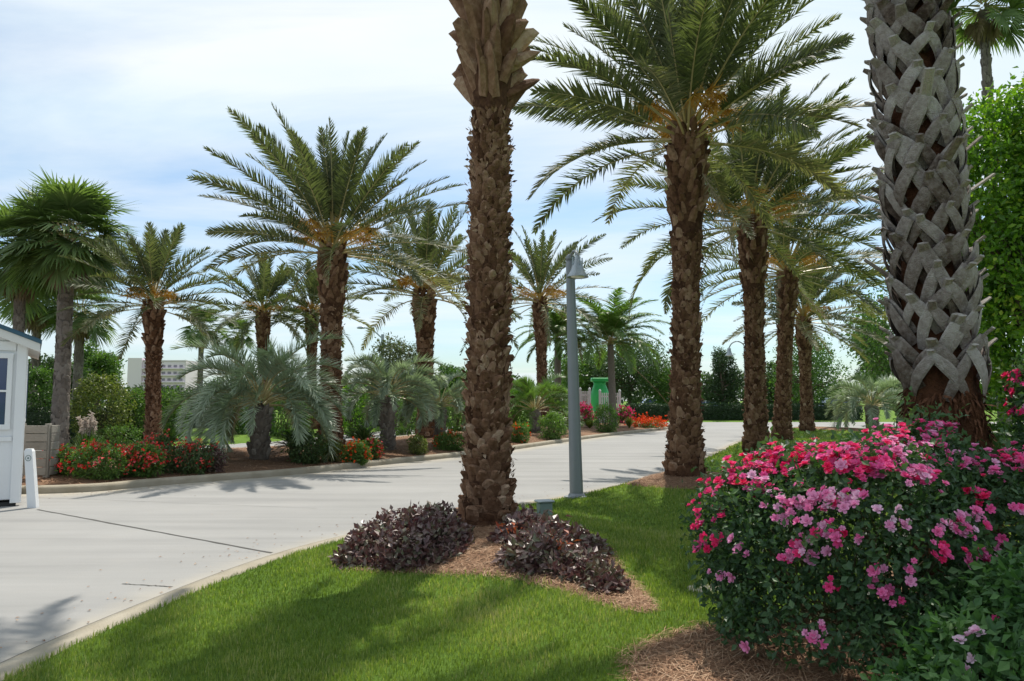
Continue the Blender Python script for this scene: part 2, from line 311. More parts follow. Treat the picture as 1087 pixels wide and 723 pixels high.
def road_material():
    m = bpy.data.materials.new('road_concrete'); m.use_nodes = True; nt = m.node_tree; N = nt.nodes; L = nt.links; p = N['Principled BSDF']
    g = N.new('ShaderNodeNewGeometry'); a = N.new('ShaderNodeAttribute'); a.attribute_name = 'var'
    def noise(s, d=6, ro=.6, sc=(1,1,1), rot=0):
        mp = N.new('ShaderNodeMapping'); mp.inputs['Scale'].default_value = sc; mp.inputs['Rotation'].default_value = (0,0,rot); L.new(g.outputs['Position'], mp.inputs[0])
        n = N.new('ShaderNodeTexNoise'); n.inputs['Scale'].default_value = s; n.inputs['Detail'].default_value = d; n.inputs['Roughness'].default_value = ro; L.new(mp.outputs[0], n.inputs['Vector']); return n.outputs[0]
    def ramp(i, els):
        r = N.new('ShaderNodeValToRGB'); e = r.color_ramp.elements
        while len(e) < len(els): e.new(.5)
        for el, (q, c) in zip(e, els): el.position = q; el.color = (*c, 1)
        L.new(i, r.inputs[0]); return r.outputs[0]
    def mix(f, x, y, bl='MIX'):
        k = N.new('ShaderNodeMixRGB'); k.blend_type = bl
        for i, s in enumerate((f, x, y)):
            if isinstance(s, float): k.inputs[i].default_value = s
            else: L.new(s, k.inputs[i])
        return k.outputs[0]
    base = mix(.5, ramp(noise(.28, 4), [(.3,(.225,.222,.215)),(.7,(.325,.32,.31))]), ramp(noise(.9, 6, .6, (.18,1.9,1), R(-38)), [(.3,(.18,.18,.178)),(.5,(.27,.268,.262)),(.72,(.33,.325,.315))]))
    fine = ramp(noise(120, 4, .8), [(.3,(.82,.82,.82)),(.6,(1.06,1.06,1.05))])
    c = mix(1.0, base, fine, 'MULTIPLY')
    c = mix(ramp(noise(2.2, 8, .7), [(.54,(0,0,0)),(.72,(.5,.5,.5))]), c, ramp(noise(9), [(0,(.26,.25,.235)),(1,(.3,.29,.27))]))
    # sandy dirt lying by the kerb
    s = N.new('ShaderNodeMath'); s.operation = 'MULTIPLY'; L.new(a.outputs['Fac'], s.inputs[0]); L.new(ramp(noise(2.5, 6, .7), [(.3,(.2,.2,.2)),(.65,(1,1,1))]), s.inputs[1])
    c = mix(s.outputs[0], c, ramp(noise(12), [(0,(.40,.34,.24)),(1,(.50,.44,.33))]))
    L.new(c, p.inputs['Base Color']); p.inputs['Roughness'].default_value = .85; p.inputs['Specular IOR Level'].default_value = .25
    b = N.new('ShaderNodeBump'); b.inputs['Strength'].default_value = .25; b.inputs['Distance'].default_value = .004; L.new(noise(160, 4, .8), b.inputs['Height']); L.new(b.outputs[0], p.inputs['Normal'])
    return m

# ------------------------------------------------------------------ the setting
def axis(segs):
    a = []
    for s, e, st in segs: a += list(np.arange(s, e, st))
    return np.array(a)
def gridmesh(xs, ys, zf, vf):
    X, Y = np.meshgrid(xs, ys, indexing='ij'); x = X.ravel(); y = Y.ravel()
    ny = len(ys); i, j = np.meshgrid(np.arange(len(xs)-1), np.arange(ny-1), indexing='ij')
    Q = np.stack([i*ny+j, (i+1)*ny+j, (i+1)*ny+j+1, i*ny+j+1], -1).reshape(-1, 4)
    mb = MB(); mb.add(np.stack([x, y, zf(x, y)], 1), Q, vf(x, y)); return mb
xs = np.concatenate([-np.geomspace(2800, 26, 14), axis([(-24,-9,.5),(-9,-3.4,.14),(-3.4,5,.055),(5,12,.15),(12,26,.4),(26,60,2)]), np.geomspace(62, 2800, 14)])
ys = np.concatenate([-np.geomspace(2800, 4, 12), axis([(-3,3.4,.4),(3.4,14,.06),(14,26,.14),(26,64,.4)]), np.geomspace(66, 3400, 16)])
def mulch(x, y):
    P = np.stack([x, y], 1); v = np.zeros(len(x))
    for b in BEDS: v = np.maximum(v, np.clip(.5+sdist(P, b)/.24, 0, 1))
    return np.maximum(v, (sdist(P, ISL) > 0).astype(float))
gm = gridmesh(xs, ys, H, mulch)
g = obj('ground', gm, ground_material(), smooth=True, kind='structure')
rx = np.concatenate([[-150,-100,-60,-30], axis([(-16,16,.25)]), [20,25,30,40,60,100,150]])
ry = np.concatenate([[-60,-30,-10], axis([(-2,30,.25),(30,60,1)]), [66,72]])
def dirt(x, y):
    P = np.stack([x, y], 1)
    return np.maximum(np.clip(1-(-sdist(P, NEAR))/.45, 0, 1)*.7, np.clip(1-(-sdist(P, ISL))/.8, 0, 1)*.8)
r_ = obj('road', gridmesh(rx, ry, lambda x, y: np.zeros(len(x)), dirt), road_material(), kind='structure')
def sweep(path, prof, closed=False, var=.5):
    path = np.asarray(path); n = len(path)
    T = (np.roll(path, -1, 0)-np.roll(path, 1, 0)) if closed else np.gradient(path, axis=0)
    T = nrm(T); Nn = np.stack([T[:, 1], -T[:, 0]], 1)      # right-hand side of the path
    prof = np.array(prof); k = len(prof)
    V = np.zeros((n, k, 3)); V[..., :2] = path[:, None]+Nn[:, None]*prof[None, :, 0:1]; V[..., 2] = prof[None, :, 1]
    m = n if closed else n-1
    i, j = np.meshgrid(np.arange(m), np.arange(k-1), indexing='ij'); i2 = (i+1) % n
    mb = MB(); mb.add(V.reshape(-1, 3), np.stack([i*k+j, i2*k+j, i2*k+j+1, i*k+j+1], -1).reshape(-1, 4), var); return mb
# raised island kerb: road face, rounded top, back face
d_in = 1 if sdist([ISL[0]+np.array([0, .1])], ISL)[0] > 0 else -1
kp = [(-.02,-.05),(-.02,.075),(0,.11),(.03,.125),(.13,.13),(.16,.12),(.17,.02)]
area = np.sum(ISL[:, 0]*np.roll(ISL[:, 1], -1)-np.roll(ISL[:, 0], -1)*ISL[:, 1])
sgn = -1 if area > 0 else 1
kb = sweep(ISL, [(a*sgn, b) for a, b in kp], True); obj('kerb', kb, M['kerb'], smooth=True, kind='structure')
# flush ribbon kerb along the lawn
ne = near_edge[near_edge[:, 1] > -6]
obj('kerb', sweep(ne, [(-.15,-.03),(-.15,.012),(-.06,.02),(.05,.022),(.08,.0)]), M['kerb'], smooth=True, kind='structure')
jt = MB()
def joint(a, b, wd=.018, z=.004, wob=.02):
    a = np.array(a, float); b = np.array(b, float); n = 24; t = np.linspace(0, 1, n)[:, None]
    p = a+(b-a)*t+rng.normal(0, wob*.25, (n, 2)); T = nrm(b-a); Nn = np.array([-T[1], T[0]]); wv = wd*(.6+.6*rng.random((n, 1)))
    V = np.concatenate([np.c_[p+Nn*wv, np.full(n, z)], np.c_[p-Nn*wv, np.full(n, z)]]); i = np.arange(n-1)
    jt.add(V, np.stack([i, i+n, i+n+1, i+1], 1), .5)
joint(flat(40, 541), flat(288, 587)); joint(flat(130, 620), flat(183, 623), .008)
joint((-2.9,10.2+1.4), (-9, 14.2-1), .004)
obj('joint_line', jt, M['joint'], r_, kind='structure')
e2 = ne[(ne[:, 1] < 8.6)]; sj = sweep(e2, [(-.172,.006),(-.152,.006)]); obj('joint_line', sj, M['joint'], r_, kind='structure')

# ------------------------------------------------------------------ grass blades and pine straw
def frustum_ok(x, y, m=.06): return (np.abs(x) < (543.5/815+m)*y+.3)
BL_V = np.array([(-.5,0,0),(.5,0,0),(.35,.15,.55),(-.35,.15,.55),(0,.5,1.0)]); BL_F = [np.array([[0,1,2,3]]), np.array([[3,2,4]])]
def mats_from(side, fwd, up): return np.stack([side, fwd, up], -1)
def blades(mb, x, y, hgt, wid, var, lean=.6):
    n = len(x); th = rng.random(n)*2*np.pi; z = H(x, y)-.006
    s = np.stack([np.cos(th), np.sin(th), np.zeros(n)], 1); f = np.stack([-np.sin(th), np.cos(th), np.zeros(n)], 1); u = np.tile([0,0,1.], (n, 1))
    mb.inst(BL_V, BL_F, mats_from(s*wid[:, None], f*(hgt*lean*(.3+rng.random(n)))[:, None], u*hgt[:, None]), np.stack([x, y, z], 1), var)
gb = MB()
for y0, y1, dens, hh, ww in ((3.9,6,5200,.040,.0055),(6,8.5,3200,.042,.0075),(8.5,12.5,1500,.045,.011),(12.5,20,500,.05,.019),(20,36,110,.055,.042)):
    A = (y1-y0)*(1.5*y1); n = int(A*dens); y = y0+(y1-y0)*rng.random(n); x = (rng.random(n)-.5)*1.5*y1
    k = frustum_ok(x, y); x, y = x[k], y[k]; P = np.stack([x, y], 1)
    s = sdist(P, NEAR); k = s > .05+.03*rng.random(len(x))
    for b in BEDS: k &= sdist(P, b) < -.02+.05*rng.normal(size=len(x))
    x, y = x[k], y[k]; n = len(x)
    patch = np.sin(x*1.7+1)*np.sin(y*1.3+.5)*.2+np.sin(x*4.1+y*2.9)*.1+.12*np.sin(x*.9-y*.7)+np.sin(x*7.3-y*5.1+2)*np.sin(y*6.7+x)*.12
    hgt = hh*(.55+.75*rng.random(n))*(1+patch); v = .42+.18*rng.normal(size=n)+patch+np.where(rng.random(n) < .05, .45, 0)
    blades(gb, x, y, hgt, ww*(.6+.7*rng.random(n)), np.clip(v, 0, 1), .8)
obj('lawn_grass', gb, M['grass'], kind='stuff', label='short green lawn grass in front of the rose bushes', category='grass')
def straw(x, y, L, wd, lift=.015):
    n = len(x); th = rng.random(n)*2*np.pi; z = H(x, y)
    s = np.stack([np.cos(th), np.sin(th), np.zeros(n)], 1); f = np.stack([-np.sin(th), np.cos(th), rng.normal(0, .12, n)], 1)
    l = L*(.5+rng.random(n)); T = np.array([(-.5,-.5,0),(.5,-.5,0),(.5,0,.25),(-.5,0,.25),(.3,.5,0),(-.3,.5,0)])
    return T, [np.array([[0,1,2,3],[3,2,4,5]])], mats_from(s*(wd*(.6+.8*rng.random(n)))[:, None], f*l[:, None], np.tile([0,0,1.], (n,1))*(l*.5*rng.random(n))[:, None]), np.stack([x, y, z+lift*rng.random(n)+.002], 1), np.clip(.5+.25*rng.normal(size=n), 0, 1)
def in_poly(poly, n, lim=None):
    lo, hi = poly.min(0), poly.max(0)
    if lim is not None: lo = np.maximum(lo, lim[0]); hi = np.minimum(hi, lim[1])
    P = lo+(hi-lo)*rng.random((n, 2)); return P
for poly, n, L_, w_, lim, lab in ((BED, 30000, .11, .0036, None, 'reddish brown pine straw around the purple shrubs'), (STRAW, 45000, .14, .0032, ((.5,3.6),(5.5,8)), 'pale brown pine straw patch in front of the rose bush'), (P3BED, 9000, .10, .005, None, 'pine straw ring around the palm behind the grey lamp post'), (ISL, 60000, .16, .009, ((-12,13),(3,32)), 'dark red mulch covering the island between kerb and palms')):
    P = in_poly(poly, n, lim); sdp = sdist(P, poly)+.04*rng.normal(size=n); P = P[(sdp > (.2 if poly is ISL else -.03))]
    if poly is ISL: P = P[frustum_ok(P[:, 0], P[:, 1])]
    mb = MB(); T, tf, Mm, O, va = straw(P[:, 0], P[:, 1], L_, w_)
    mb.inst(T, tf, Mm, O, va*.8 if poly is ISL else va); obj('pine_straw', mb, M['straw'], kind='stuff', label=lab, category='mulch')

# ------------------------------------------------------------------ palm building blocks
LF_V = np.array([(-.5,0,0),(.5,0,0),(.42,.5,.06),(-.42,.5,.06),(0,1,-.04)]); LF_F = [np.array([[0,1,2,3]]), np.array([[3,2,4]])]
def frond(mb, az, e0, L, droop, nl, ll, lw, base, var, wind=(0,0), vlift=.5, start=.16, rr=.022, mi_r=1, ldroop=.25, twist=0, curl=1.5):
    K = 16; t = np.linspace(0, 1, K); e = e0-droop*t**curl
    ds = L/(K-1); hz = np.array([math.cos(az), math.sin(az), 0])
    d = np.cos(e)[:, None]*hz+np.sin(e)[:, None]*np.array([0,0,1.]); d = d+np.array([wind[0], wind[1], 0])*(t**1.3)[:, None]; d = nrm(d)
    P = np.vstack([[0,0,0], np.cumsum((d[:-1]+d[1:])/2*ds, 0)])+base
    tube(mb, P, rr*(1-.85*t), 3, np.clip(.3+.4*(1-t), 0, 1)[:, None].repeat(3, 1).ravel(), mi_r, False)
    tt = np.linspace(start, .995, nl)+rng.normal(0, .004, nl); tt = np.clip(tt, start*.9, 1)
    def ip(A, q): return np.stack([np.interp(q, t, A[:, k]) for k in range(3)], 1)
    Pp = ip(P, tt); T = nrm(ip(d, tt)); S0 = nrm(np.cross(T, [0,0,1.])+1e-6); U0 = np.cross(S0, T)
    tw = twist*tt; S = S0*np.cos(tw)[:, None]+U0*np.sin(tw)[:, None]; U = np.cross(S, T)
    for sg in (-1, 1):
        n = nl; q = (tt-start)/(1-start)
        prof = np.minimum(1, .35+2.6*q)*np.sqrt(np.clip(1.02-q**2.2, .05, 1)); l = ll*prof*(.85+.3*rng.random(n))
        a = R(62)-R(30)*q+rng.normal(0, .10, n); v = vlift*(.5+.9*rng.random(n))+rng.normal(0, .12, n)
        D = T*np.cos(a)[:, None]+(S*sg*np.cos(v)[:, None]+U*np.sin(v)[:, None])*np.sin(a)[:, None]
        D = nrm(D+np.array([wind[0], wind[1], 0])*.25-np.array([0,0,1.])*ldroop*.4)
        Wd = nrm(np.cross(D, U)+rng.normal(0, .25, (n, 3))); Nn = np.cross(Wd, D)
        # leaflet bends under its own weight: shear the tip downwards
        Mx = mats_from(Wd*lw, D*l[:, None], Nn*l[:, None]*ldroop*2)
        mb.inst(LF_V, LF_F, Mx, Pp, np.clip(var+.12*rng.normal(size=n)+.1*q, 0, 1))
def date_crown(root, z, n=46, L=3.7, e_lo=-12, e_hi=86, droop=1.0, nl=62, wind=(0,0), ll=.50, lw=.038, matk='date', vbase=.32, old=.32, top=.35, vlift=.45, az_free=True):
    mb = MB()
    for i in range(n):
        f = (i+.5)/n; az = i*2.39996+rng.normal(0, .12); e = R(e_lo+(e_hi-e_lo)*f**1.0+rng.normal(0, 5))
        l = L*(.82+.3*rng.random())*(1-.28*max(0, f-.7)/.3); rb = top*(1-f)*.75
        base = np.array([math.cos(az)*rb, math.sin(az)*rb, z+.55*f])
        va = vbase+rng.normal(0, .08)+(old if f < .2 and rng.random() < .6 else 0)
        dr = droop*(.75+.5*rng.random())*(1-.45*f)*(.5+.5*math.cos(e)) + (.25 if f < .15 else 0)
        frond(mb, az, e, l, dr, nl, ll, lw, base, va, wind, vlift=vlift, start=.2+.05*rng.random(), rr=.028*L/3.7, twist=rng.normal(0, .8), curl=1.35)
    return obj('crown', mb, [M[matk], M['rachis']], root)
def fruit(root, z, r=.3, n=9, L=.9, azs=None):
    mb = MB()
    for i in range(n):
        az = i*2.4+rng.random() if azs is None else azs[i % len(azs)]+rng.normal(0, .3); e = R(35+30*rng.random()); K = 7; t = np.linspace(0, 1, K); l = L*(.7+.5*rng.random())
        ee = e-1.3*t; d = np.stack([np.cos(ee)*math.cos(az), np.cos(ee)*math.sin(az), np.sin(ee)], 1)
        P = np.vstack([[0,0,0], np.cumsum(d[:-1]*l/(K-1), 0)])+np.array([math.cos(az)*r*.6, math.sin(az)*r*.6, z+.25]); tube(mb, P, .018, 4, .4)
        m = 60; q = .45+.55*rng.random(m); O = np.stack([np.interp(q, t, P[:, k]) for k in range(3)], 1)
        D = nrm(rng.normal(0, .55, (m, 3))+np.array([math.cos(az)*.6, math.sin(az)*.6, -.5])); W = nrm(np.cross(D, rng.normal(size=(m, 3)))); Nn = np.cross(W, D); ls = L*.42*(.6+.6*rng.random(m))
        mb.inst(LF_V, LF_F, mats_from(W*.022, D*ls[:, None], Nn*ls[:, None]), O, rng.random(m))
    return obj('fruit_stalks', mb, M['fruit'], root)
_bx = [-.5,-.33,0,.33,.5]; _by = [0,.72,1,.72,0]
BOOT_V = np.array([(x*w_, y*d_-.12, z_+(.10*(1-abs(x)*2) if z_ > .7 else 0)) for z_, w_, d_ in ((0,.95,.15),(.4,1.08,.55),(.82,.86,1.0),(1.0,.60,.80),(.97,.5,0)) for x, y in zip(_bx, _by)])
BOOT_F = [np.array([[r_*5+c_, r_*5+c_+1, r_*5+c_+6, r_*5+c_+5] for r_ in range(4) for c_ in range(4)])]
def prof_r(z, zs, rs): return np.interp(z, zs, rs)
def palm_trunk(root, h, zs, rs, row=.095, per=11, bh=.13, out=.055, mk='bark', vb=.35, lean=(0,0), collar=None, seed_rot=0):
    """tapered core with spiralling leaf-base scars; zs/rs: radius profile; collar: (z0, length, out) big cut boots above z0"""
    mb = MB(); K = 60; z = np.linspace(-.15, h, K); k = 20; th = np.arange(k)*2*np.pi/k
    r = prof_r(z, zs, rs)*.94
    def cen(zz): return np.stack([lean[0]*zz/h, lean[1]*zz/h], -1)
    V = np.stack([r[:, None]*np.cos(th)+cen(z)[:, 0:1], r[:, None]*np.sin(th)+cen(z)[:, 1:2], np.repeat(z[:, None], k, 1)], -1)
    V[..., :2] += rng.normal(0, .006, V[..., :2].shape)
    i, j = np.meshgrid(np.arange(K-1), np.arange(k), indexing='ij'); j2 = (j+1) % k
    mb.add(V.reshape(-1, 3), [np.stack([i*k+j, i*k+j2, (i+1)*k+j2, (i+1)*k+j], -1).reshape(-1, 4), (np.arange(k)+(K-1)*k)[None]], .1)
    zt = collar[0] if collar else h
    rows = int(zt/row); n = rows*per
    idx = np.arange(n); zz = idx/per*row; t_ = idx*(2*np.pi/per)*(1+.5/per)+((idx//per) % 2)*np.pi/per*.0+rng.normal(0, .05, n)
    zz = zz+rng.normal(0, row*.12, n); rr = prof_r(zz, zs, rs)*.93
    c, s = np.cos(t_), np.sin(t_); til = rng.normal(0, .13, n)
    rad = np.stack([c, s, np.zeros(n)], 1); tan = np.stack([-s, c, np.zeros(n)], 1); up = np.tile([0,0,1.], (n, 1))
    tan2 = tan*np.cos(til)[:, None]+up*np.sin(til)[:, None]; up2 = -tan*np.sin(til)[:, None]+up*np.cos(til)[:, None]
    wd = 2*np.pi*rr/per*(.75+.55*rng.random(n)); bo = out*(.35+1.1*rng.random(n)); hh = bh*(.65+.8*rng.random(n))
    O = rad*rr[:, None]; O[:, :2] += cen(zz); O[:, 2] = zz
    mb.inst(BOOT_V, BOOT_F, mats_from(tan2*wd[:, None], rad*bo[:, None], up2*hh[:, None]), O, np.clip(vb+.16*rng.normal(size=n)+.15*(rng.random(n) < .12), 0, 1))
    m = int(260*zt/row/8) if mk == 'bark' else 300
    q = zt*rng.random(m); t = rng.random(m)*6.283; rq = prof_r(q, zs, rs)*.93+out*(.2+.7*rng.random(m)); Nn = np.stack([np.cos(t), np.sin(t), 0*t], 1); O = Nn*rq[:, None]; O[:, :2] += cen(q); O[:, 2] = q
    D = nrm(Nn*(.2+.5*rng.random((m, 1)))+rng.normal(0, .45, (m, 3))+np.array([0,0,.7])); W = nrm(np.cross(D, Nn)); ls = .03+.06*rng.random(m); mb.inst(LEAF_V, LEAF_F, mats_from(W*(ls*.45)[:, None], D*ls[:, None], Nn*.03), O, np.clip(vb+.25*rng.normal(size=m), 0, 1))
    obj('trunk', mb, M[mk], root)
    if collar:
        z0, ln, ot, rw, pr, v2 = collar; mb = MB(); n = int((h+.1-z0)/rw*pr); idx = np.arange(n); zz = z0+idx/pr*rw+rng.normal(0, rw*.15, n); t_ = idx*2*np.pi/pr*(1+.5/pr)+rng.normal(0, .1, n)
        rr = prof_r(zz, zs, rs)*.93; c, s = np.cos(t_), np.sin(t_); til = rng.normal(0, .24, n)
        rad = np.stack([c, s, np.zeros(n)], 1); tan = np.stack([-s, c, np.zeros(n)], 1); up = np.tile([0,0,1.], (n, 1))
        tan2 = tan*np.cos(til)[:, None]+up*np.sin(til)[:, None]; up2 = -tan*np.sin(til)[:, None]+up*np.cos(til)[:, None]
        wd = 2*np.pi*rr/pr*(.62+.4*rng.random(n)); O = rad*rr[:, None]; O[:, :2] += cen(zz); O[:, 2] = zz
        mb.inst(BOOT_V, BOOT_F, mats_from(tan2*wd[:, None], rad*(ot*(.55+.9*rng.random(n)))[:, None], up2*(ln*(.65+.75*rng.random(n)))[:, None]), O, np.clip(v2+.22*rng.normal(size=n), 0, 1))
        obj('leaf_base_collar', mb, M['boot' if mk != 'bark' or v2 > .5 else 'bark'], root)
def date_palm(label, u, v, Y, topu, topv, wpx, crown_px, dead=0, group='date palms lining the drive', collar_frac=.28, cut=(.05,.35), **kw):
    """(u, v) base in the photo, Y distance, (topu, topv) top of trunk, wpx trunk width, crown_px frond reach in pixels"""
    b = at(u, v, Y); x, y = b[0], b[1]; z0 = h1(x, y); T = at(topu, topv, Y); h = T[2]-z0
    r = wpx/2*Y/F*.86-.035; root = thing('date_palm', label, 'palm tree', (x, y, z0), 0, group)
    zs = [0, .12*h*.5, .25*h, .55*h, .72*h, .92*h, h]; rs = [r*1.5, r*1.2, r*.98, r*.93, r*1.1, r*1.42, r*1.2]
    lean = (T[0]-x, 0)
    palm_trunk(root, h, zs, rs, row=max(.10, .14*r/.3), per=12, bh=.14, out=.06, lean=lean, vb=kw.pop('vb', .36), collar=(h*(1-collar_frac), .20, .09, .13, 11, kw.pop('v2', .38)))
    L = crown_px*Y/F; kw.setdefault('lw', .033*max(1, Y/23)); kw['n'] = kw['n']+6
    date_crown(root, h-.1, L=L, top=r, nl=kw.pop('nl', 58), **kw).location = (lean[0], lean[1], 0)
    fruit(root, h-.02, r, n=13, L=L*.27).location = (lean[0], lean[1], 0)
    if dead:
        mb = MB()
        for i in range(dead): frond(mb, rng.random()*6.28, R(-35-20*rng.random()), L*.7, .5, 40, .35, .02, np.array([0,0,h-.25]), .5, vlift=0, ldroop=.6, rr=.02)
        obj('dead_fronds', mb, [M['dead'], M['dead']], root).location = (lean[0], lean[1], 0)
    return root

# ---- fan leaves
def fan_leaf(mb, az, e0, pl, fr, base, var, droop=.6, nseg=34, dead=False, mi=0):
    K = 8; t = np.linspace(0, 1, K); e = e0-droop*t**1.4
    hz = np.array([math.cos(az), math.sin(az), 0]); d = np.cos(e)[:, None]*hz+np.sin(e)[:, None]*np.array([0,0,1.])
    P = np.vstack([[0,0,0], np.cumsum(d[:-1]*pl/(K-1), 0)])+base; tube(mb, P, .02*(1-.5*t), 3, .4, 1, False)
    c = P[-1]; T = d[-1]; S = nrm(np.cross(T, [0,0,1.])+1e-6); U = np.cross(S, T)
    a = np.linspace(-R(128), R(128), nseg)+rng.normal(0, .03, nseg); l = fr*(.72+.28*np.cos(a*.7))*(.9+.2*rng.random(nseg))
    D = nrm(T*np.cos(a)[:, None]+S*np.sin(a)[:, None]+U*(.22*np.abs(np.sin(a)))[:, None]); W = nrm(np.cross(D, U)+rng.normal(0, .15, (nseg, 3)))
    w0 = fr*R(256)/nseg*.30
    mid = c+D*(l*.55)[:, None]; D2 = nrm(D+np.array([0,0,-1.])*(.25+.35*rng.random((nseg, 1)))*(3 if dead else 1)); tip = mid+D2*(l*.5)[:, None]
    V = np.stack([c+W*.008, c-W*.008, mid-W*w0, mid+W*w0, tip], 1)
    off = (np.arange(nseg)*5)[:, None]
    mb.add(V.reshape(-1, 3), [np.array([[0,1,2,3]])+off, np.array([[3,2,4]])+off], np.repeat(np.clip(var+.1*rng.normal(size=nseg), 0, 1), 5), mi)
def fan_crown(root, z, n=34, pl=.9, fr=.85, top=.15, dead=10, matk='fan', vbase=.4, e_lo=-25, e_hi=85):
    mb = MB()
    for i in range(n):
        f = (i+.5)/n; az = i*2.39996+rng.normal(0, .15); e = R(e_lo+(e_hi-e_lo)*f+rng.normal(0, 6))
        fan_leaf(mb, az, e, pl*(.8+.4*rng.random()), fr*(.85+.3*rng.random()), np.array([math.cos(az)*top*.6, math.sin(az)*top*.6, z+.35*f]), vbase+rng.normal(0, .1), .7*(1-.4*f))
    cr = obj('crown', mb, [M[matk], M['rachis']], root)
    if dead:
        mb = MB()
        for i in range(dead): fan_leaf(mb, i*2.4, R(-55-15*rng.random()), pl*.55, fr*.75, np.array([math.cos(i*2.4)*top, math.sin(i*2.4)*top, z-.05]), .4, .5, 26, True)
        obj('dead_skirt', mb, [M['dead'], M['dead']], root)
    return cr
def fan_palm(label, u, v, Y, topu, topv, wpx, reach, group='tall fan palms on the back lawn', name='fan_palm', **kw):
    b = at(u, v, Y); x, y = b[0], b[1]; z0 = h1(x, y); T = at(topu, topv, Y); h = T[2]-z0; r = wpx/2*Y/F
    root = thing(name, label, 'palm tree', (x, y, z0), 0, group)
    palm_trunk(root, h, [0, .1*h, .5*h, h], [r*1.3, r, r*.9, r*.85], row=.16, per=7, bh=.2, out=.03, mk='greybark', vb=.4)
    R_ = reach*Y/F; fan_crown(root, h, pl=R_*.5, fr=R_*.52, top=r, **kw); return root

# ---- foliage on blobs
def rdir(n): return nrm(rng.normal(size=(n, 3)))
LEAF_V = np.array([(0,0,0),(.5,.42,.10),(0,1,-.06),(-.5,.42,.10)]); LEAF_F = [np.array([[0,1,2,3]])]
def leaf_cloud(mb, P, Nrm, L, wr, var, spread=.9, mi=0):
    n = len(P); D = nrm(Nrm*.5+rng.normal(0, spread, (n, 3))*.6+np.array([0,0,-.1])); W = nrm(np.cross(D, nrm(Nrm+rng.normal(0, .5, (n, 3)))))
    Nn = np.cross(W, D); l = L*(.6+.7*rng.random(n)); mb.inst(LEAF_V, LEAF_F, mats_from(W*(l*wr)[:, None], D*l[:, None], Nn*l[:, None]), P, np.clip(var, 0, 1), mi)
def blob_points(blobs, n, clump=1, cs=.1, deep=.72, shell=.16):
    """points near the outer surface of a union of ellipsoids, gathered in clumps; returns points, outward normals, clump variation"""
    B = np.array(blobs, float); ar = (B[:, 3]*B[:, 4]+B[:, 4]*B[:, 5]+B[:, 3]*B[:, 5]); pr = ar/ar.sum()
    nc = max(1, int(n/clump*1.5)); k = rng.choice(len(B), nc, p=pr); d = rdir(nc); rr = 1-np.abs(rng.normal(0, shell, (nc, 1)))+.05*rng.random((nc, 1))
    C = B[k, :3]+d*B[k, 3:]*rr; q = np.ones(nc, bool)
    for j in range(len(B)):
        f = np.linalg.norm((C-B[j, :3])/B[j, 3:], axis=1); q &= (f > deep) | (k == j)
    C, d, k = C[q], nrm(d[q]/B[k[q], 3:]), k[q]
    C, d = C[:int(n/clump)], d[:int(n/clump)]
    v = rng.normal(0, .13, len(C)); P = np.repeat(C, clump, 0)+rng.normal(0, 1, (len(C)*clump, 3))*cs; return P, np.repeat(d, clump, 0), np.repeat(v, clump)
def branches(mb, base, top, blobs, r, n=6, var=.5):
    tube(mb, [np.array(base)+(np.array(top)-np.array(base))*t+np.array([math.sin(t*5)*.1*r*3, math.cos(t*4)*.1*r*3, 0]) for t in np.linspace(0, 1, 7)], np.linspace(r*1.3, r*.7, 7), 8, var)
    for b in blobs[:n]:
        c = np.array(b[:3]); t0 = .55+.4*rng.random(); s = np.array(base)+(np.array(top)-np.array(base))*t0; m = (s+c)/2+np.array([rng.normal(0, .2), rng.normal(0, .2), -.15])*r*4
        tt = np.linspace(0, 1, 6)[:, None]; P = (1-tt)**2*s+2*tt*(1-tt)*m+tt**2*c; tube(mb, P, np.linspace(r*.55, r*.12, 6), 6, var)
        for _ in range(3):
            e = c+rdir(1)[0]*np.array(b[3:6])*.85; P2 = P[3]+(e-P[3])*tt; tube(mb, P2, np.linspace(r*.22, r*.04, 6), 4, var)
def tree(label, u, v, Y, top_v, half_px, mk, nb=14, n=9000, L=.16, bot_v=None, trunk_r=.16, name='broadleaf_tree', clump=10, cs=.3, xoff=0, cat='tree', ry=None, shape=1.0, group=None, vb=.42, deep=.7):
    b = at(u, v, Y); x, y = b[0], b[1]; z0 = h1(x, y); zt = at(u, top_v, Y)[2]-z0; zb = at(u, bot_v, Y)[2]-z0 if bot_v else zt*.3
    hr = half_px*Y/F; root = thing(name, label, cat, (x, y, z0), 0, group)
    cz = (zt+zb)/2; rz = (zt-zb)/2; blobs = []
    for i in range(nb):
        d = rdir(1)[0]; q = .45+.25*rng.random(); s = (.34+.16*rng.random()); taper = 1-(1-shape)*max(0, d[2]*.9+.1)
        blobs.append((xoff+d[0]*hr*q*1.1*taper, d[1]*(ry or hr)*q*1.1*taper, cz+d[2]*rz*(1-s)*1.05, hr*s*(1.05 if shape == 1 else taper), hr*s, rz*s*.95))
    mb = MB(); branches(mb, (0,0,-.1), (xoff*.5, 0, zb+rz*.7), blobs, trunk_r, nb); obj('trunk', mb, M['treebark'], root, smooth=True)
    mb = MB(); P, Nn, vv = blob_points(blobs, n, clump, cs*hr*.25, deep=deep, shell=.3); leaf_cloud(mb, P, Nn, L, .55, vb+vv+.1*rng.normal(size=len(P))); obj('crown', mb, M[mk], root)
    return root
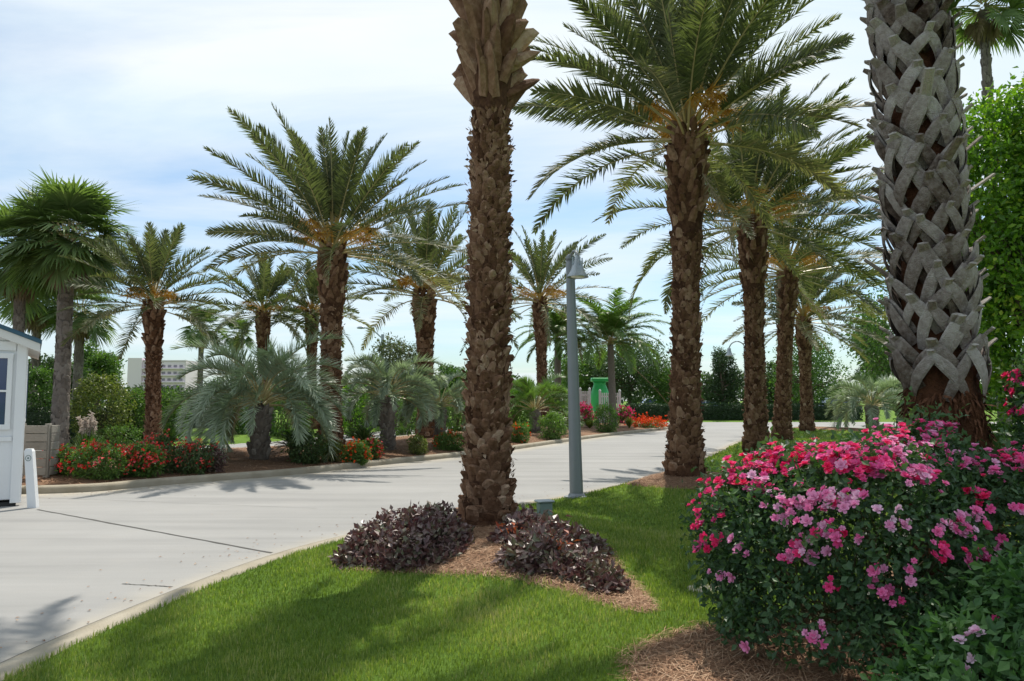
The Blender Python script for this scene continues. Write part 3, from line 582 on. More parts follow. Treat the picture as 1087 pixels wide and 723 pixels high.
def shrub(label, u, v, Y, top_v, half_px, mk, n=2500, L=.08, name='shrub', cat='shrub', nb=6, flowers=None, nf=0, fs=.03, group=None, vb=.4, dep=None, wr=.5, clump=5):
    x, y = at(u, v, Y)[:2] if Y else ground(u, v); Y = y; z0 = h1(x, y); h = at(u, top_v, Y)[2]-z0; hr = half_px*Y/F; dy = dep or hr*.8
    root = thing(name, label, cat, (x, y, z0), 0, group); blobs = []
    for i in range(nb):
        s = .45+.2*rng.random(); blobs.append(((rng.random()-.5)*2*hr*(1-s), (rng.random()-.5)*2*dy*(1-s), h*(.38+.2*rng.random()), hr*s, dy*s, h*(.42+.1*rng.random())))
    mb = MB()
    for b in blobs:
        for _ in range(4): e = np.array(b[:3])+rdir(1)[0]*np.array(b[3:])*.7; e[2] = abs(e[2]); tt = np.linspace(0, 1, 5)[:, None]; tube(mb, np.array([b[0]*.3, b[1]*.3, -.03])*(1-tt)+e*tt, np.linspace(.014, .004, 5), 4)
    obj('stems', mb, M['stem'], root)
    mb = MB(); P, Nn, vv = blob_points(blobs, n, clump, L*.7, shell=.22); P[:, 2] = np.maximum(P[:, 2], .01); leaf_cloud(mb, P, Nn, L, wr, vb+vv+.1*rng.normal(size=len(P))); obj('foliage', mb, M[mk], root)
    if flowers:
        mb = MB(); P, Nn, vv = blob_points(blobs, nf, 4, fs*1.4, shell=.03); k = Nn[:, 2] > -.35; P, Nn = P[k]+Nn[k]*.03, Nn[k]
        P[:, 2] = np.maximum(P[:, 2], .03)
        for _ in range(4): leaf_cloud(mb, P+rng.normal(0, fs*.25, P.shape), Nn, fs, 1.0, rng.random(len(P)))
        obj('blossoms', mb, M[flowers], root, kind='stuff')
    return root
def tuft(label, u, v, top_v, half_px, mk, n=500, plumes=0, name='ornamental_grass', group=None, wd=.012, Y=None):
    x, y = at(u, v, Y)[:2] if Y else ground(u, v); z0 = h1(x, y); h = at(u, top_v, y)[2]-z0; hr = half_px*y/F
    root = thing(name, label, 'ornamental grass', (x, y, z0), 0, group); mb = MB()
    for i in range(n):
        az = rng.random()*6.28; rr = hr*rng.random()**.6; t = np.linspace(0, 1, 5)[:, None]; hz = np.array([math.cos(az), math.sin(az), 0])
        P = hz*(rr*t**1.4+.05*hr)+np.array([0,0,1.])*(h*(1-.4*(rr/hr)**2)*(.7+.3*rng.random())*(t*(1.35-.35*t))); s = np.array([-math.sin(az), math.cos(az), 0]); w_ = (wd*(1-t**2)+.002)
        V = np.concatenate([P+s*w_, P-s*w_]); k = np.arange(4); mb.add(V, np.stack([k, k+5, k+6, k+1], 1), min(1, max(0, rng.normal(.45, .2))))
    obj('blades', mb, M[mk], root)
    for i in range(plumes):
        az = rng.random()*6.28; e = np.array([math.cos(az)*hr*.6*rng.random(), math.sin(az)*hr*.4, h*(1.1+.25*rng.random())]); tt = np.linspace(0, 1, 6)[:, None]; mb = MB()
        tube(mb, e*tt, .006, 4, .3); s = e*.72; m = 90; q = rng.random((m, 1)); leaf_cloud(mb, s+(e-s)*q, rdir(m), .07, .35, rng.random(m)); obj('plume', mb, M['plume'], root)
    return root

# ================================================================== OBJECTS
# ---- the palm that stands in the purple bed (crown above the frame)
def foreground_date():
    Y = 8.8; b = at(517, 558, Y); x, y = b[:2]; z0 = h1(x, y); T = at(522, 0, Y); h = 9.3; r = .345
    root = thing('date_palm', 'nearest brown scaly palm trunk rising from the two purple shrubs', 'palm tree', (x, y, z0), 0, 'date palms lining the drive')
    zb = at(520, 112, Y)[2]-z0
    zs = [0,.15,.5,1.5,3.0,4.6,zb-.25,zb-.1,zb+.25,zb+1,h]; rs = [.36,.29,.25,.225,.215,.205,.195,.21,.27,.28,.26]
    lean = ((T[0]-x)*h/(T[2]-z0), 0)
    palm_trunk(root, h, zs, rs, row=.088, per=11, bh=.125, out=.075, lean=lean, vb=.42, collar=(zb-.12, .40, .26, .17, 8, .5))
    date_crown(root, h-.1, n=36, L=3.5, e_lo=5, top=.4, nl=60).location = (lean[0], 0, 0)
    fruit(root, h, .35).location = (lean[0], 0, 0)
foreground_date()
# ---- the right-hand row, near to far
date_palm('large full crowned palm with orange stalks standing in mulch right of the lamp post', 727, 507, 13.4, 730, 148, 40, 205, e_lo=2, n=64, nl=92, wind=(.10,0), dead=1, droop=.62)
date_palm('second palm behind the roses, its fronds swept right over the pink blossoms', 803, 481, 19.0, 799, 240, 27, 165, wind=(.5,0), lw=.040, nl=78, n=60, e_lo=-15, droop=.6)
date_palm('slender palm standing just right of the second one behind the roses', 830, 471, 26, 836, 292, 21, 140, wind=(.5,0), nl=72, n=54, e_lo=-12, droop=.6, dead=1)
date_palm('farthest small palm of the right row in a mulch ring on the lawn', 857, 459, 35, 853, 342, 15.5, 92, wind=(.45,0), nl=62, n=52, e_lo=-15, droop=.65)
# ---- island and beyond
date_palm('tallest palm on the island with a wide symmetrical crown behind the blue pindo palm', 350, 478, 20.5, 353, 268, 29, 152, n=60, e_lo=-4, droop=.55, nl=84, wind=(-.04,0))
date_palm('palm with orange stalks on the island between the tallest one and the nearest trunk', 453, 466, 27, 450, 314, 23, 108, n=50, e_lo=-6, droop=.7, wind=(-.08,0), nl=54)
date_palm('palm left of the lamp post with arching crown partly behind the nearest trunk', 577, 447, 40, 573, 322, 15, 92, n=44, e_lo=-12, droop=1.0, nl=46)
date_palm('dark trunked palm with upright crown above the red flowers on the left', 163, 471, 24, 163, 326, 20, 88, n=46, e_lo=-15, e_hi=88, droop=.7, nl=50)
date_palm('olive green palm with orange stalks behind the large blue pindo palm', 279, 462, 38, 279, 334, 14, 70, n=44, e_lo=-12, droop=.9, nl=44)
date_palm('thin palm half hidden behind the tallest island palm', 331, 455, 40, 331, 335, 13, 62, n=38, e_lo=-12, droop=.9, nl=40)
# ---- fan palms at left
fan_palm('tall fan palm with shaggy crown behind the white booth roof', 63, 466, 25, 67, 262, 17, 70, n=64, dead=16, e_lo=-35)
fan_palm('fan palm cut by the left edge of the photo above the booth', 14, 468, 26, 6, 277, 12, 66, n=48, dead=14, e_lo=-35)
fan_palm('darker fan palm right behind the tall shaggy one', 80, 462, 32, 84, 335, 10, 42, n=34, dead=10)
fan_palm('thin fan palm between the booth roof and the shaggy fan palm', 34, 462, 33, 32, 325, 9, 44, n=34, dead=10)
fan_palm('small distant fan palm against the sky right of the dark trunked palm', 211, 452, 60, 211, 352, 6, 28, n=30, dead=10)
fan_palm('smallest distant fan palm beside the olive green palm', 249, 452, 64, 249, 358, 5, 22, n=28, dead=8)
fan_palm('dark fan palm at the top right corner behind the grey criss-cross trunk', 1066, 452, 19, 1068, 12, 11, 60, group='fan palms on the right', n=28, dead=6)
# ---- grey criss-cross trunk (near right)
def sabal():
    Y = 5.9; b = at(1008, 500, Y); x, y = b[:2]; z0 = h1(x, y); T = at(962, 0, Y); h = 6.7; r = .36
    root = thing('cabbage_palm', 'thick grey trunk clad in criss-cross cut leaf bases behind the roses', 'palm tree', (x, y, z0), 0, 'fan palms on the right')
    k = (T[0]-x)/(T[2]-z0-(at(1008, 500, Y)[2]-z0)); lz = at(1008, 500, Y)[2]-z0
    zf = at(1005, 425, Y)[2]-z0
    zz = np.linspace(-.1, h, 60); cen = lambda q: np.stack([k*np.maximum(0, q-lz), 0*q], -1)
    def rad_(q): return np.interp(q, [0,.4,zf-.1,zf+.4,2.6,4,h], [.36,.32,.27,.215,.20,.19,.19])
    mb = MB(); kk = 28; th = np.arange(kk)*2*np.pi/kk
    rr = rad_(zz)[:, None]*(1+.05*np.sin(th*5+zz[:, None]*6)+.03*rng.normal(size=(60, kk)))
    V = np.stack([rr*np.cos(th)+cen(zz)[:, 0:1], rr*np.sin(th), np.repeat(zz[:, None], kk, 1)], -1)
    i, j = np.meshgrid(np.arange(59), np.arange(kk), indexing='ij'); j2 = (j+1) % kk
    mb.add(V.reshape(-1, 3), np.stack([i*kk+j, i*kk+j2, (i+1)*kk+j2, (i+1)*kk+j], -1).reshape(-1, 4), .35)
    m = 1500; q = zf*rng.random(m)**.9+.1; t = rng.random(m)*6.28; O = np.stack([np.cos(t)*rad_(q)*.98, np.sin(t)*rad_(q)*.98, q], 1); O[:, 0] += cen(q)[:, 0]
    Nn = np.stack([np.cos(t), np.sin(t), 0*t], 1); D = nrm(Nn*.35+rng.normal(0, .3, (m, 3))+np.array([0,0,-.9])); W = nrm(np.cross(D, Nn)); mb.inst(LEAF_V, LEAF_F, mats_from(W*.022, D*.12, Nn*.12), O, rng.random(m))
    obj('trunk', mb, M['fibre'], root, smooth=False)
    # leaf bases: each an inverted V of two broad woody legs wrapping the trunk, meeting in a cut stub
    row = .125; per = 6; zrow = zf+.02; ri = 0; mb = MB()
    while zrow < h-.1:
        for a in range(per):
            a0 = (a+.5*(ri % 2))*2*np.pi/per+ri*.12+rng.normal(0, .15); zc = zrow+rng.normal(0, .045); ll = .28*(.75+.5*rng.random()); stub = rng.random(); v0 = np.clip(rng.normal(.55, .15), 0, 1)
            long_ = .05+.05*stub+(.14 if rng.random() < .13 else 0)
            for sg in (-1, 1):
                K = 7; t = np.linspace(0, 1, K); spread = (1-t)**1.0*.66*(.7+.5*rng.random()); zz_ = zc+ll*(t**.95)*(.9+.25*rng.random()); an = a0+sg*spread*(1.0)
                over = (.055 if (sg > 0) ^ (a % 2 == 0) else .03)+.025*rng.random()
                rr_ = rad_(zz_)+.012+over*np.sin(t*np.pi*.8)+.06*t**2.2
                P = np.stack([np.cos(an)*rr_+k*np.maximum(0, zz_-lz), np.sin(an)*rr_, zz_], 1)
                if sg > 0:
                    d = np.array([math.cos(a0), math.sin(a0), .55+.3*rng.random()]); P = np.vstack([P, P[-1]+nrm(d)*long_]); t = np.append(t, 1.12); an = np.append(an, an[-1])
                Rn = np.stack([np.cos(an), np.sin(an), 0*an], 1); T_ = nrm(np.gradient(P, axis=0)); W = nrm(np.cross(Rn, T_)); Rn = nrm(np.cross(T_, W))
                wd = np.interp(t, [0,.3,.7,1,1.12], [.034,.050,.052,.042,.032])[:, None]*(.85+.35*rng.random()); tk = np.interp(t, [0,.5,1,1.12], [.005,.009,.013,.011])[:, None]
                n = len(P); V = np.stack([P-W*wd, P-W*wd*.7+Rn*tk, P+Rn*tk*1.25, P+W*wd*.7+Rn*tk, P+W*wd, P-Rn*tk], 1)
                i, j = np.meshgrid(np.arange(n-1), np.arange(6), indexing='ij'); j2 = (j+1) % 6
                P = P+rng.normal(0, .003, P.shape); vv = np.clip(v0-.28+.42*t+rng.normal(0, .16)+rng.normal(0, .06, len(t)), 0, 1)
                mb.add(V.reshape(-1, 3), [np.stack([i*6+j, i*6+j2, (i+1)*6+j2, (i+1)*6+j], -1).reshape(-1, 4), np.arange(6)[None, ::-1], (np.arange(6)+(n-1)*6)[None]], np.repeat(vv, 6))
        zrow += row; ri += 1
    obj('leaf_bases', mb, M['boot'], root)
    fan_crown(root, h, n=26, pl=.9, fr=.85, top=.25, dead=0, e_lo=5).location = (k*(h-lz), 0, 0)
sabal()

# ---- pindo palms
def pindo(label, u, v, Y, cv, wpx, reach, n=34, L=None, group='blue green pindo palms', e_lo=0, vbase=.45, mk='pindo', droop=2.3, ll=.5, leanx=0):
    b = at(u, v, Y); x, y = b[:2]; z0 = h1(x, y); h = at(u, cv, Y)[2]-z0; r = wpx/2*Y/F; Lf = reach*Y/F
    root = thing('pindo_palm', label, 'palm tree', (x, y, z0), 0, group)
    palm_trunk(root, h, [0,.3*h,.75*h,h], [r*1.1,r,r*1.1,r*.8], row=.14, per=9, bh=.18, out=.08, mk='greybark', vb=.4, lean=(leanx,0))
    mb = MB()
    for i in range(n):
        f = (i+.5)/n; az = i*2.39996+rng.normal(0, .15); e = R(e_lo+15+(56-e_lo)*f+rng.normal(0, 6)); base = np.array([math.cos(az)*r*.6+leanx, math.sin(az)*r*.6, h+.25*f])
        frond(mb, az, e, Lf*1.35*(.85+.3*rng.random()), droop*(.8+.35*rng.random())*(1-.25*f), 84, ll*Lf/2*1.3, .027, base, vbase+rng.normal(0, .1), vlift=.75, start=.25, rr=.022, ldroop=.12, twist=rng.normal(0, .5), curl=1.15)
    obj('crown', mb, [M[mk], M['rachis']], root); return root
pindo('largest silvery pindo palm on the island with long drooping fronds', 275, 488, 18.3, 432, 19, 73, n=46)
pindo('silvery pindo palm on the island left of the nearest trunk', 411, 478, 22, 422, 14, 46, n=32)
pindo('smaller pindo palm close against the left side of the nearest trunk', 467, 472, 24, 432, 10, 38, n=26)
pindo('low pindo palm on the lawn left of the criss-cross trunk', 926, 455, 36, 432, 12, 38, n=34)
pindo('green feathery low palm on the island left of the lamp post', 568, 458, 33, 437, 10, 38, n=30, mk='queen', droop=1.7)
# ---- queen palms
def queen(label, u, v, Y, tu, tv, wpx, reach, n=40, dead=True):
    b = at(u, v, Y); x, y = b[:2]; z0 = h1(x, y); T = at(tu, tv, Y); h = T[2]-z0; r = wpx/2*Y/F; Lf = reach*Y/F
    root = thing('queen_palm', label, 'palm tree', (x, y, z0), 0, 'queen palms by the green structure'); mb = MB(); zz = np.linspace(-.1, h, 30)
    tube(mb, np.stack([(T[0]-x)*zz/h, 0*zz, zz], 1), r*np.interp(zz/h, [0,.1,1], [1.3,1,.85])*(1+.06*np.sin(zz*20)), 12, .5); obj('trunk', mb, M['greybark'], root, smooth=True)
    mb = MB()
    for i in range(n):
        f = (i+.5)/n; az = i*2.4+rng.normal(0, .15); frond(mb, az, R(10+75*f), Lf*1.15*(.85+.3*rng.random()), 1.7*(1-.3*f), 84, .62*Lf/2.6, .05, np.array([T[0]-x, 0, h+.1*f]), .5+rng.normal(0, .1), vlift=.3, rr=.02, ldroop=.6, curl=1.2)
    obj('crown', mb, [M['queen'], M['rachis']], root)
    if not dead: return
    mb = MB(); frond(mb, .1, R(-38), Lf*1.4, .25, 36, .22, .03, np.array([T[0]-x, 0, h-.2]), .5, vlift=0, ldroop=.8, rr=.03); obj('dead_frond', mb, [M['dead'], M['dead']], root)
queen('light green palm with drooping dead frond in front of the white picket panels', 651, 442, 42, 648, 366, 8, 62)
queen('grey thin trunked palm between the lamp post and the arching palm', 592, 444, 45, 592, 362, 8, 44, n=34, dead=False)

# ---- broadleaf trees
tree('large bright green leafy tree filling the right edge behind the criss-cross trunk', 1120, 470, 12.5, 58, 97, 'leaf_bright', nb=34, n=70000, L=.11, bot_v=462, trunk_r=.16, clump=14, cs=.35, vb=.5, shape=.9, group='trees on the right')
tree('tall magnolia behind the small far palm left of the criss-cross trunk', 955, 452, 44, 296, 55, 'leaf_mid', nb=18, n=12000, L=.2, bot_v=432, trunk_r=.15, clump=8, group='trees on the right', shape=.6)
tree('dark green magnolia between the far palm and the criss-cross trunk', 926, 450, 50, 328, 26, 'leaf_dark', nb=12, n=7000, L=.22, bot_v=430, group='trees on the right', shape=.5)
tree('round green tree behind the trunks of the right palm row', 862, 449, 64, 356, 44, 'leaf_mid', nb=16, n=9000, L=.22, bot_v=432, vb=.3, group='trees beyond the hedge')
tree('dark dense conifer like tree left of the right palm row', 768, 450, 62, 366, 22, 'leaf_dark', nb=12, n=8000, L=.18, bot_v=434, group='trees beyond the hedge', shape=.7, vb=.2)
tree('oak left of the conifer like tree behind the large palm trunk', 712, 450, 66, 372, 34, 'leaf_mid', nb=14, n=9000, L=.2, bot_v=432, group='trees beyond the hedge')
tree('wide oak behind the queen palm and the white picket panels', 668, 449, 66, 352, 44, 'leaf_dark', nb=16, n=11000, L=.22, bot_v=432, group='trees beyond the hedge', vb=.45)
tree('oak behind the lamp post beyond the green structure', 617, 449, 68, 366, 32, 'leaf_mid', nb=14, n=8000, L=.22, bot_v=428, group='trees beyond the hedge')
tree('small round tree just right of the nearest trunk far away', 551, 447, 72, 404, 16, 'leaf_mid', nb=9, n=4500, L=.24, bot_v=432, group='trees behind the island')
tree('olive tree behind the second pindo palm', 420, 449, 44, 357, 34, 'leaf_olive', nb=16, n=10000, L=.16, bot_v=432, group='trees behind the island', vb=.5)
tree('round dark tree left of the nearest trunk behind the island', 482, 449, 58, 386, 22, 'leaf_mid', nb=12, n=7000, L=.18, bot_v=434, group='trees behind the island', vb=.3)
tree('leafy green tree above the booth side behind the fan palms', 102, 455, 42, 350, 24, 'leaf_mid', nb=12, n=8000, L=.18, bot_v=425, group='trees on the left', vb=.5)
tree('dark tree low behind the shaggy fan palm', 50, 458, 38, 375, 38, 'leaf_dark', nb=14, n=9000, L=.18, bot_v=436, group='trees on the left')
tree('distant bushy tree right of the far white building', 226, 452, 60, 406, 20, 'leaf_mid', nb=12, n=6000, L=.2, bot_v=440, group='trees behind the island')
tree('distant bushy tree below the smallest fan palm', 305, 452, 62, 402, 30, 'leaf_olive', nb=12, n=6000, L=.2, bot_v=440, group='trees behind the island')
tree('low dark tree left beyond the back road below the far building', 168, 452, 55, 412, 24, 'leaf_dark', nb=12, n=6000, L=.2, bot_v=443, group='trees behind the island')
tree('dark tree directly behind the small far palm of the right row', 828, 450, 70, 384, 24, 'leaf_dark', nb=12, n=6000, L=.24, bot_v=434, group='trees beyond the hedge')
tree('faint tree row piece beyond the cars at the far right', 1000, 446, 80, 400, 46, 'leaf_dark', nb=14, n=7000, L=.3, bot_v=434, group='trees on the right')

# ---- clipped hedges
def hedge(label, x0, y0, x1, y1, h, dep, n, L=.07, mk='hedge', name='clipped_hedge'):
    a = np.array([x0, y0]); b = np.array([x1, y1]); ln = np.linalg.norm(b-a); c = (a+b)/2; rz = math.atan2(y1-y0, x1-x0); z0 = h1(*c)
    root = thing(name, label, 'hedge', (c[0], c[1], z0), rz); mb = MB(); nx = int(ln/.4)+2; X = np.linspace(-ln/2, ln/2, nx)
    box(mb, (0,0,h/2-.02), (ln*.99, dep*.86, h*.92), var=.3)
    areas = np.array([ln*h, ln*h*.1, ln*dep, dep*h, dep*h]); k = rng.choice(5, n, p=areas/areas.sum()); P = np.zeros((n, 3)); Nn = np.zeros((n, 3))
    rx_, ry_, rz_ = rng.random(n)-.5, rng.random(n)-.5, rng.random(n); P[:, 0] = rx_*ln; P[:, 1] = ry_*dep; P[:, 2] = rz_*h
    for q, ax, s in ((0,1,-1),(1,1,1),(2,2,1),(3,0,-1),(4,0,1)):
        m = k == q; Nn[m, ax] = s; P[m, ax] = {1: s*dep/2, 2: h, 0: s*ln/2}[ax]
    P += rng.normal(0, .03, P.shape)+Nn*(.03*np.sin(P[:, :1]*2.3)+.02); leaf_cloud(mb, P, Nn, L, .55, .45+.12*rng.normal(size=n)); obj('foliage', mb, M[mk], root)
hedge('long low clipped dark hedge across the far end of the road', 9, 60, 27, 60.5, 1.15, 1.6, 16000, .14)
hedge('clipped hedge behind the back road left of the nearest trunk', -12, 44, -4, 47, 1.0, 1.4, 6000, .13)
hedge('low clipped hedge beyond the back road behind the largest pindo palm', -22, 40, -13, 42, .85, 1.3, 6000, .12)
hedge('clipped green hedge at the right edge behind the criss-cross trunk', 7.9, 13.2, 12, 13.6, .95, 1.6, 14000, .06, 'leaf_mid')
hedge('dark clipped hedge beside the booth behind the wooden box', -20, 27.5, -13.8, 27.8, 1.15, 1.3, 7000, .09)

# ---- shrubs of the island and back lawn (left to right)
shrub('large round yellow-edged shrub behind the grass plumes', 102, 466, 26.5, 398, 36, 'leaf_var', n=9000, L=.11, nb=10, group='shrubs on the back lawn', vb=.4)
shrub('bright green bush left of the dark trunked palm', 143, 463, 28, 415, 20, 'leaf_mid', n=4500, L=.12, nb=8, group='shrubs on the back lawn', vb=.5)
shrub('leafy green bush right of the dark trunked palm', 183, 462, 29, 416, 20, 'leaf_mid', n=4500, L=.12, nb=8, group='shrubs on the back lawn', vb=.55)
shrub('dark bush between the booth and the yellow-edged shrub', 42, 466, 28, 392, 26, 'leaf_mid', n=6000, L=.12, nb=9, group='shrubs on the back lawn', vb=.3)
shrub('low green bush in front of the yellow-edged shrub', 125, 470, 25.8, 452, 26, 'leaf_mid', n=2500, L=.08, nb=7, group='shrubs on the back lawn', vb=.45)
FL = [('first red flowering bush beside the wooden box', 68, 503, 478, 18, 'red', 'leaf_mid'), ('wide red flowering bush in front of the grass plumes', 106, 507, 474, 34, 'red', 'leaf_mid'), ('red flowering bush at the kerb under the dark trunked palm', 152, 506, 474, 26, 'red', 'leaf_mid'), ('tall dark red flowering bush directly by the dark trunked palm', 168, 497, 464, 18, 'red', 'leaf_dark'), ('red flowering bush left of the largest pindo palm', 197, 502, 472, 28, 'red', 'leaf_dark'), ('sparse orange flowering bush right of the largest pindo palm', 376, 492, 472, 16, 'orange', 'leaf_mid'), ('orange red flowering bush before the second pindo palm', 394, 489, 467, 13, 'red', 'leaf_mid'), ('orange red flowering bush left of the nearest trunk', 478, 478, 461, 18, 'orange', 'leaf_mid'), ('orange red flowering bush right of the nearest trunk', 551, 470, 450, 12, 'orange', 'leaf_mid')]
for lab, u, v, tv, hp, fm, lm in FL:
    shrub(lab, u, v, None, tv, hp, lm, n=4500, L=.06, name='flowering_shrub', cat='flowering shrub', nb=7, flowers=fm, nf=int(hp*10), fs=.045, group='flowering shrubs on the island', vb=.5)
shrub('dark purple round shrub at the end of the red flowering bushes', 227, 501, None, 474, 11, 'purple', n=1600, L=.06, nb=4, group='shrubs on the island')
tuft('fountain grass with pale plumes behind the red bushes', 92, 499, 452, 20, 'leaf_mid', n=380, plumes=11, group='ornamental grasses on the island')
tuft('yellow green grass tuft beside the fountain grass', 78, 503, 478, 14, 'leaf_var', n=260, group='ornamental grasses on the island')
shrub('green rounded shrub under the largest pindo palm', 325, 492, None, 458, 22, 'leaf_dark', n=3200, L=.07, nb=6, group='shrubs on the island', vb=.5)
shrub('yellowish low shrub right of the largest pindo palm', 352, 490, None, 470, 14, 'leaf_var', n=1800, L=.06, nb=5, group='shrubs on the island')
shrub('pale yellow shrub between the second pindo palm and the nearest trunk', 440, 482, None, 463, 13, 'leaf_var', n=1800, L=.06, nb=5, group='shrubs on the island')
shrub('round bright green shrub right of the lamp post at the island tip', 645, 459, None, 429, 16, 'leaf_mid', n=4200, L=.09, nb=7, group='shrubs on the island', vb=.45)
shrub('rust tinted green shrub before the feathery low palm', 586, 467, None, 440, 16, 'leaf_mid', n=2600, L=.09, nb=6, group='shrubs on the island', vb=.6)
tuft('yellow green grass tuft just left of the lamp post', 604, 463, 441, 12, 'leaf_var', n=240, Y=37, wd=.02, group='ornamental grasses on the island')
tuft('yellow green grass tuft just right of the lamp post', 626, 461, 444, 11, 'leaf_var', n=240, Y=38.5, wd=.02, group='ornamental grasses on the island')
tuft('yellow green grass tuft beside the orange flower bed', 668, 457, 441, 8, 'leaf_var', n=200, Y=41, wd=.02, group='ornamental grasses on the island')
tuft('broad leaved bright green plant at the foot of the feathery low palm', 556, 466, 446, 13, 'leaf_bright', n=120, Y=31, wd=.035, group='ornamental grasses on the island')
shrub('low bed of vivid red orange flowers at the island tip', 686, 457, 43, 447, 19, 'leaf_mid', n=2200, L=.09, name='flower_bed', cat='flower bed', nb=9, flowers='orange', nf=900, fs=.09, dep=1.3, group='flower beds at the island tip')
shrub('magenta flowers left of the round bright green shrub', 620, 448, 45, 432, 12, 'leaf_mid', n=1500, L=.1, name='flower_bed', cat='flower bed', nb=5, flowers='magenta', nf=300, fs=.10, group='flower beds at the island tip')
shrub('magenta flowers right of the round bright green shrub', 665, 448, 45, 433, 8, 'leaf_mid', n=1200, L=.1, name='flower_bed', cat='flower bed', nb=4, flowers='magenta', nf=240, fs=.10, group='flower beds at the island tip')
def cycad(label, u, v, reach, n=30):
    x, y = ground(u, v); z0 = h1(x, y); root = thing('sago_palm', label, 'cycad', (x, y, z0), 0, 'low sago palms on the island'); L = reach*y/F
    mb = MB(); lathe(mb, [(.10,-.05),(.13,.1),(.10,.25),(.03,.3)], 10); obj('trunk', mb, M['bark'], root); mb = MB()
    for i in range(n): frond(mb, i*2.4, R(10+65*i/n), L*1.1, 1.0, 44, .16, .012, np.array([0,0,.25]), .3, vlift=.4, start=.1, rr=.01, ldroop=.1)
    obj('crown', mb, [M['leaf_dark'], M['rachis']], root)
cycad('dark sago palm left of the second pindo palm', 386, 480, 24); cycad('dark sago palm at the foot of the largest pindo palm', 312, 488, 24)

for lab, u, v, Y, tv, hp, mk, vb_ in (('leafy bush on the back lawn left of the olive green palm', 246, 458, 34, 418, 24, 'leaf_mid', .45), ('dense bush behind the crown of the largest pindo palm', 300, 459, 33, 412, 28, 'leaf_mid', .35),
    ('fresh green bush between the tallest palm and the second pindo palm', 374, 459, 34, 408, 20, 'leaf_bright', .35), ('wide bush behind the second pindo palm', 432, 457, 36, 412, 26, 'leaf_mid', .5), ('broad green bush behind the smaller pindo palm', 486, 456, 38, 410, 20, 'leaf_mid', .55),
    ('tall light green bush right of the nearest trunk behind the island', 545, 455, 40, 412, 18, 'leaf_bright', .3), ('green bush behind the feathery low palm', 584, 453, 43, 418, 18, 'leaf_mid', .5)):
    shrub(lab, u, v, Y, tv, hp, mk, n=4200, L=.13, nb=9, group='background bushes', vb=vb_)
# ---- booth
def booth():
    x1 = at(21, 500, 11.9)[0]; W, D, h = 2.7, 2.4, 2.52; root = thing('gate_booth', 'white wooden booth with blue metal roof at the left edge', 'booth', (x1-W/2*math.cos(R(32))-D/2*math.sin(R(32)), 11.9-W/2*math.sin(R(32))+D/2*math.cos(R(32)), .0), R(32))
    mb = MB(); box(mb, (0,0,h/2+.05), (W,D,h-.1), bev=.01)
    # gable triangle front/back
    for s in (-1, 1): mb.add([(-W/2, s*D/2, h-.001), (W/2, s*D/2, h-.001), (0, s*D/2, h+W/2*.4)], [np.array([[0,1,2]])])
    obj('wall', mb, M['white'], root)
    mb = MB(); box(mb, (0,0,.03), (W-.06,D-.06,.06)); obj('base', mb, M['dark'], root)
    for sx in (-1, 1):
        mb = MB(); box(mb, (sx*(W/2-.045), -D/2-.018, h/2+.02), (.13,.036,h-.06), bev=.005); box(mb, (sx*(W/2+.018), -D/2+.05, h/2+.02), (.036,.13,h-.06), bev=.005); obj('corner_trim', mb, M['white'], root)
    for zz, hh in ((h-.08,.14),(1.02,.07)): mb = MB(); box(mb, (0,-D/2-.015,zz), (W-.24,.03,hh), bev=.005); obj('trim_board', mb, M['white'], root)
    for wx in (.80, -.62):
        mb = MB()
        for a, b_, c, d in ((-.36,.07,0,1.02),(.36,.07,0,1.02)): box(mb, (wx+a, -D/2-.02, 1.75), (.07,.045,1.12), bev=.005)
        for zz in (1.20, 2.29): box(mb, (wx, -D/2-.022, zz), (.80,.048,.08), bev=.005)
        box(mb, (wx, -D/2-.02, 1.75), (.66,.035,.03)); fr = obj('window', mb, M['white'], root)
        mb = MB(); box(mb, (wx, -D/2-.006, 1.75), (.66,.012,1.02)); obj('pane', mb, M['glass'], fr)
    for k_ in range(2):
        mb = MB(); yy = -D/2+.7+k_*1.0; box(mb, (W/2+.02, yy, 1.75), (.04,.7,1.0), bev=.005); fr = obj('window', mb, M['white'], root); mb = MB(); box(mb, (W/2+.044, yy, 1.75), (.01,.56,.86)); obj('pane', mb, M['glass'], fr)
    ov = .19; sl_ = .40; e = W/2+ov; zt = h+W/2*sl_+.04; ze = zt-e*sl_
    def slab(za, zb, yy0, yy1, mk, nm, ee=e):
        mb = MB()
        for s in (-1, 1):
            V = [(0,yy0,zt+za),(s*ee,yy0,zt-ee*sl_+za),(s*ee,yy1,zt-ee*sl_+za),(0,yy1,zt+za),(0,yy0,zt+zb),(s*ee,yy0,zt-ee*sl_+zb),(s*ee,yy1,zt-ee*sl_+zb),(0,yy1,zt+zb)]
            mb.add(V, np.array([[0,1,2,3],[4,7,6,5],[0,4,5,1],[1,5,6,2],[2,6,7,3]]))
            if nm == 'roof':
                for q in np.arange(yy0+.2, yy1, .4): mb.add([(0,q,zt+zb+.03),(s*ee,q,zt-ee*sl_+zb+.03),(s*ee,q+.03,zt-ee*sl_+zb+.03),(0,q+.03,zt+zb+.03),(0,q,zt+zb),(s*ee,q,zt-ee*sl_+zb),(s*ee,q+.03,zt-ee*sl_+zb),(0,q+.03,zt+zb)], np.array([[0,1,2,3],[0,4,5,1],[1,5,6,2],[2,6,7,3]]))
        obj(nm, mb, M[mk], root)
    slab(.0, .05, -D/2-ov, D/2+ov, 'roofblue', 'roof', e+.02); slab(-.13, -.003, -D/2-ov+.02, D/2+ov-.02, 'soffit', 'eaves')
booth()
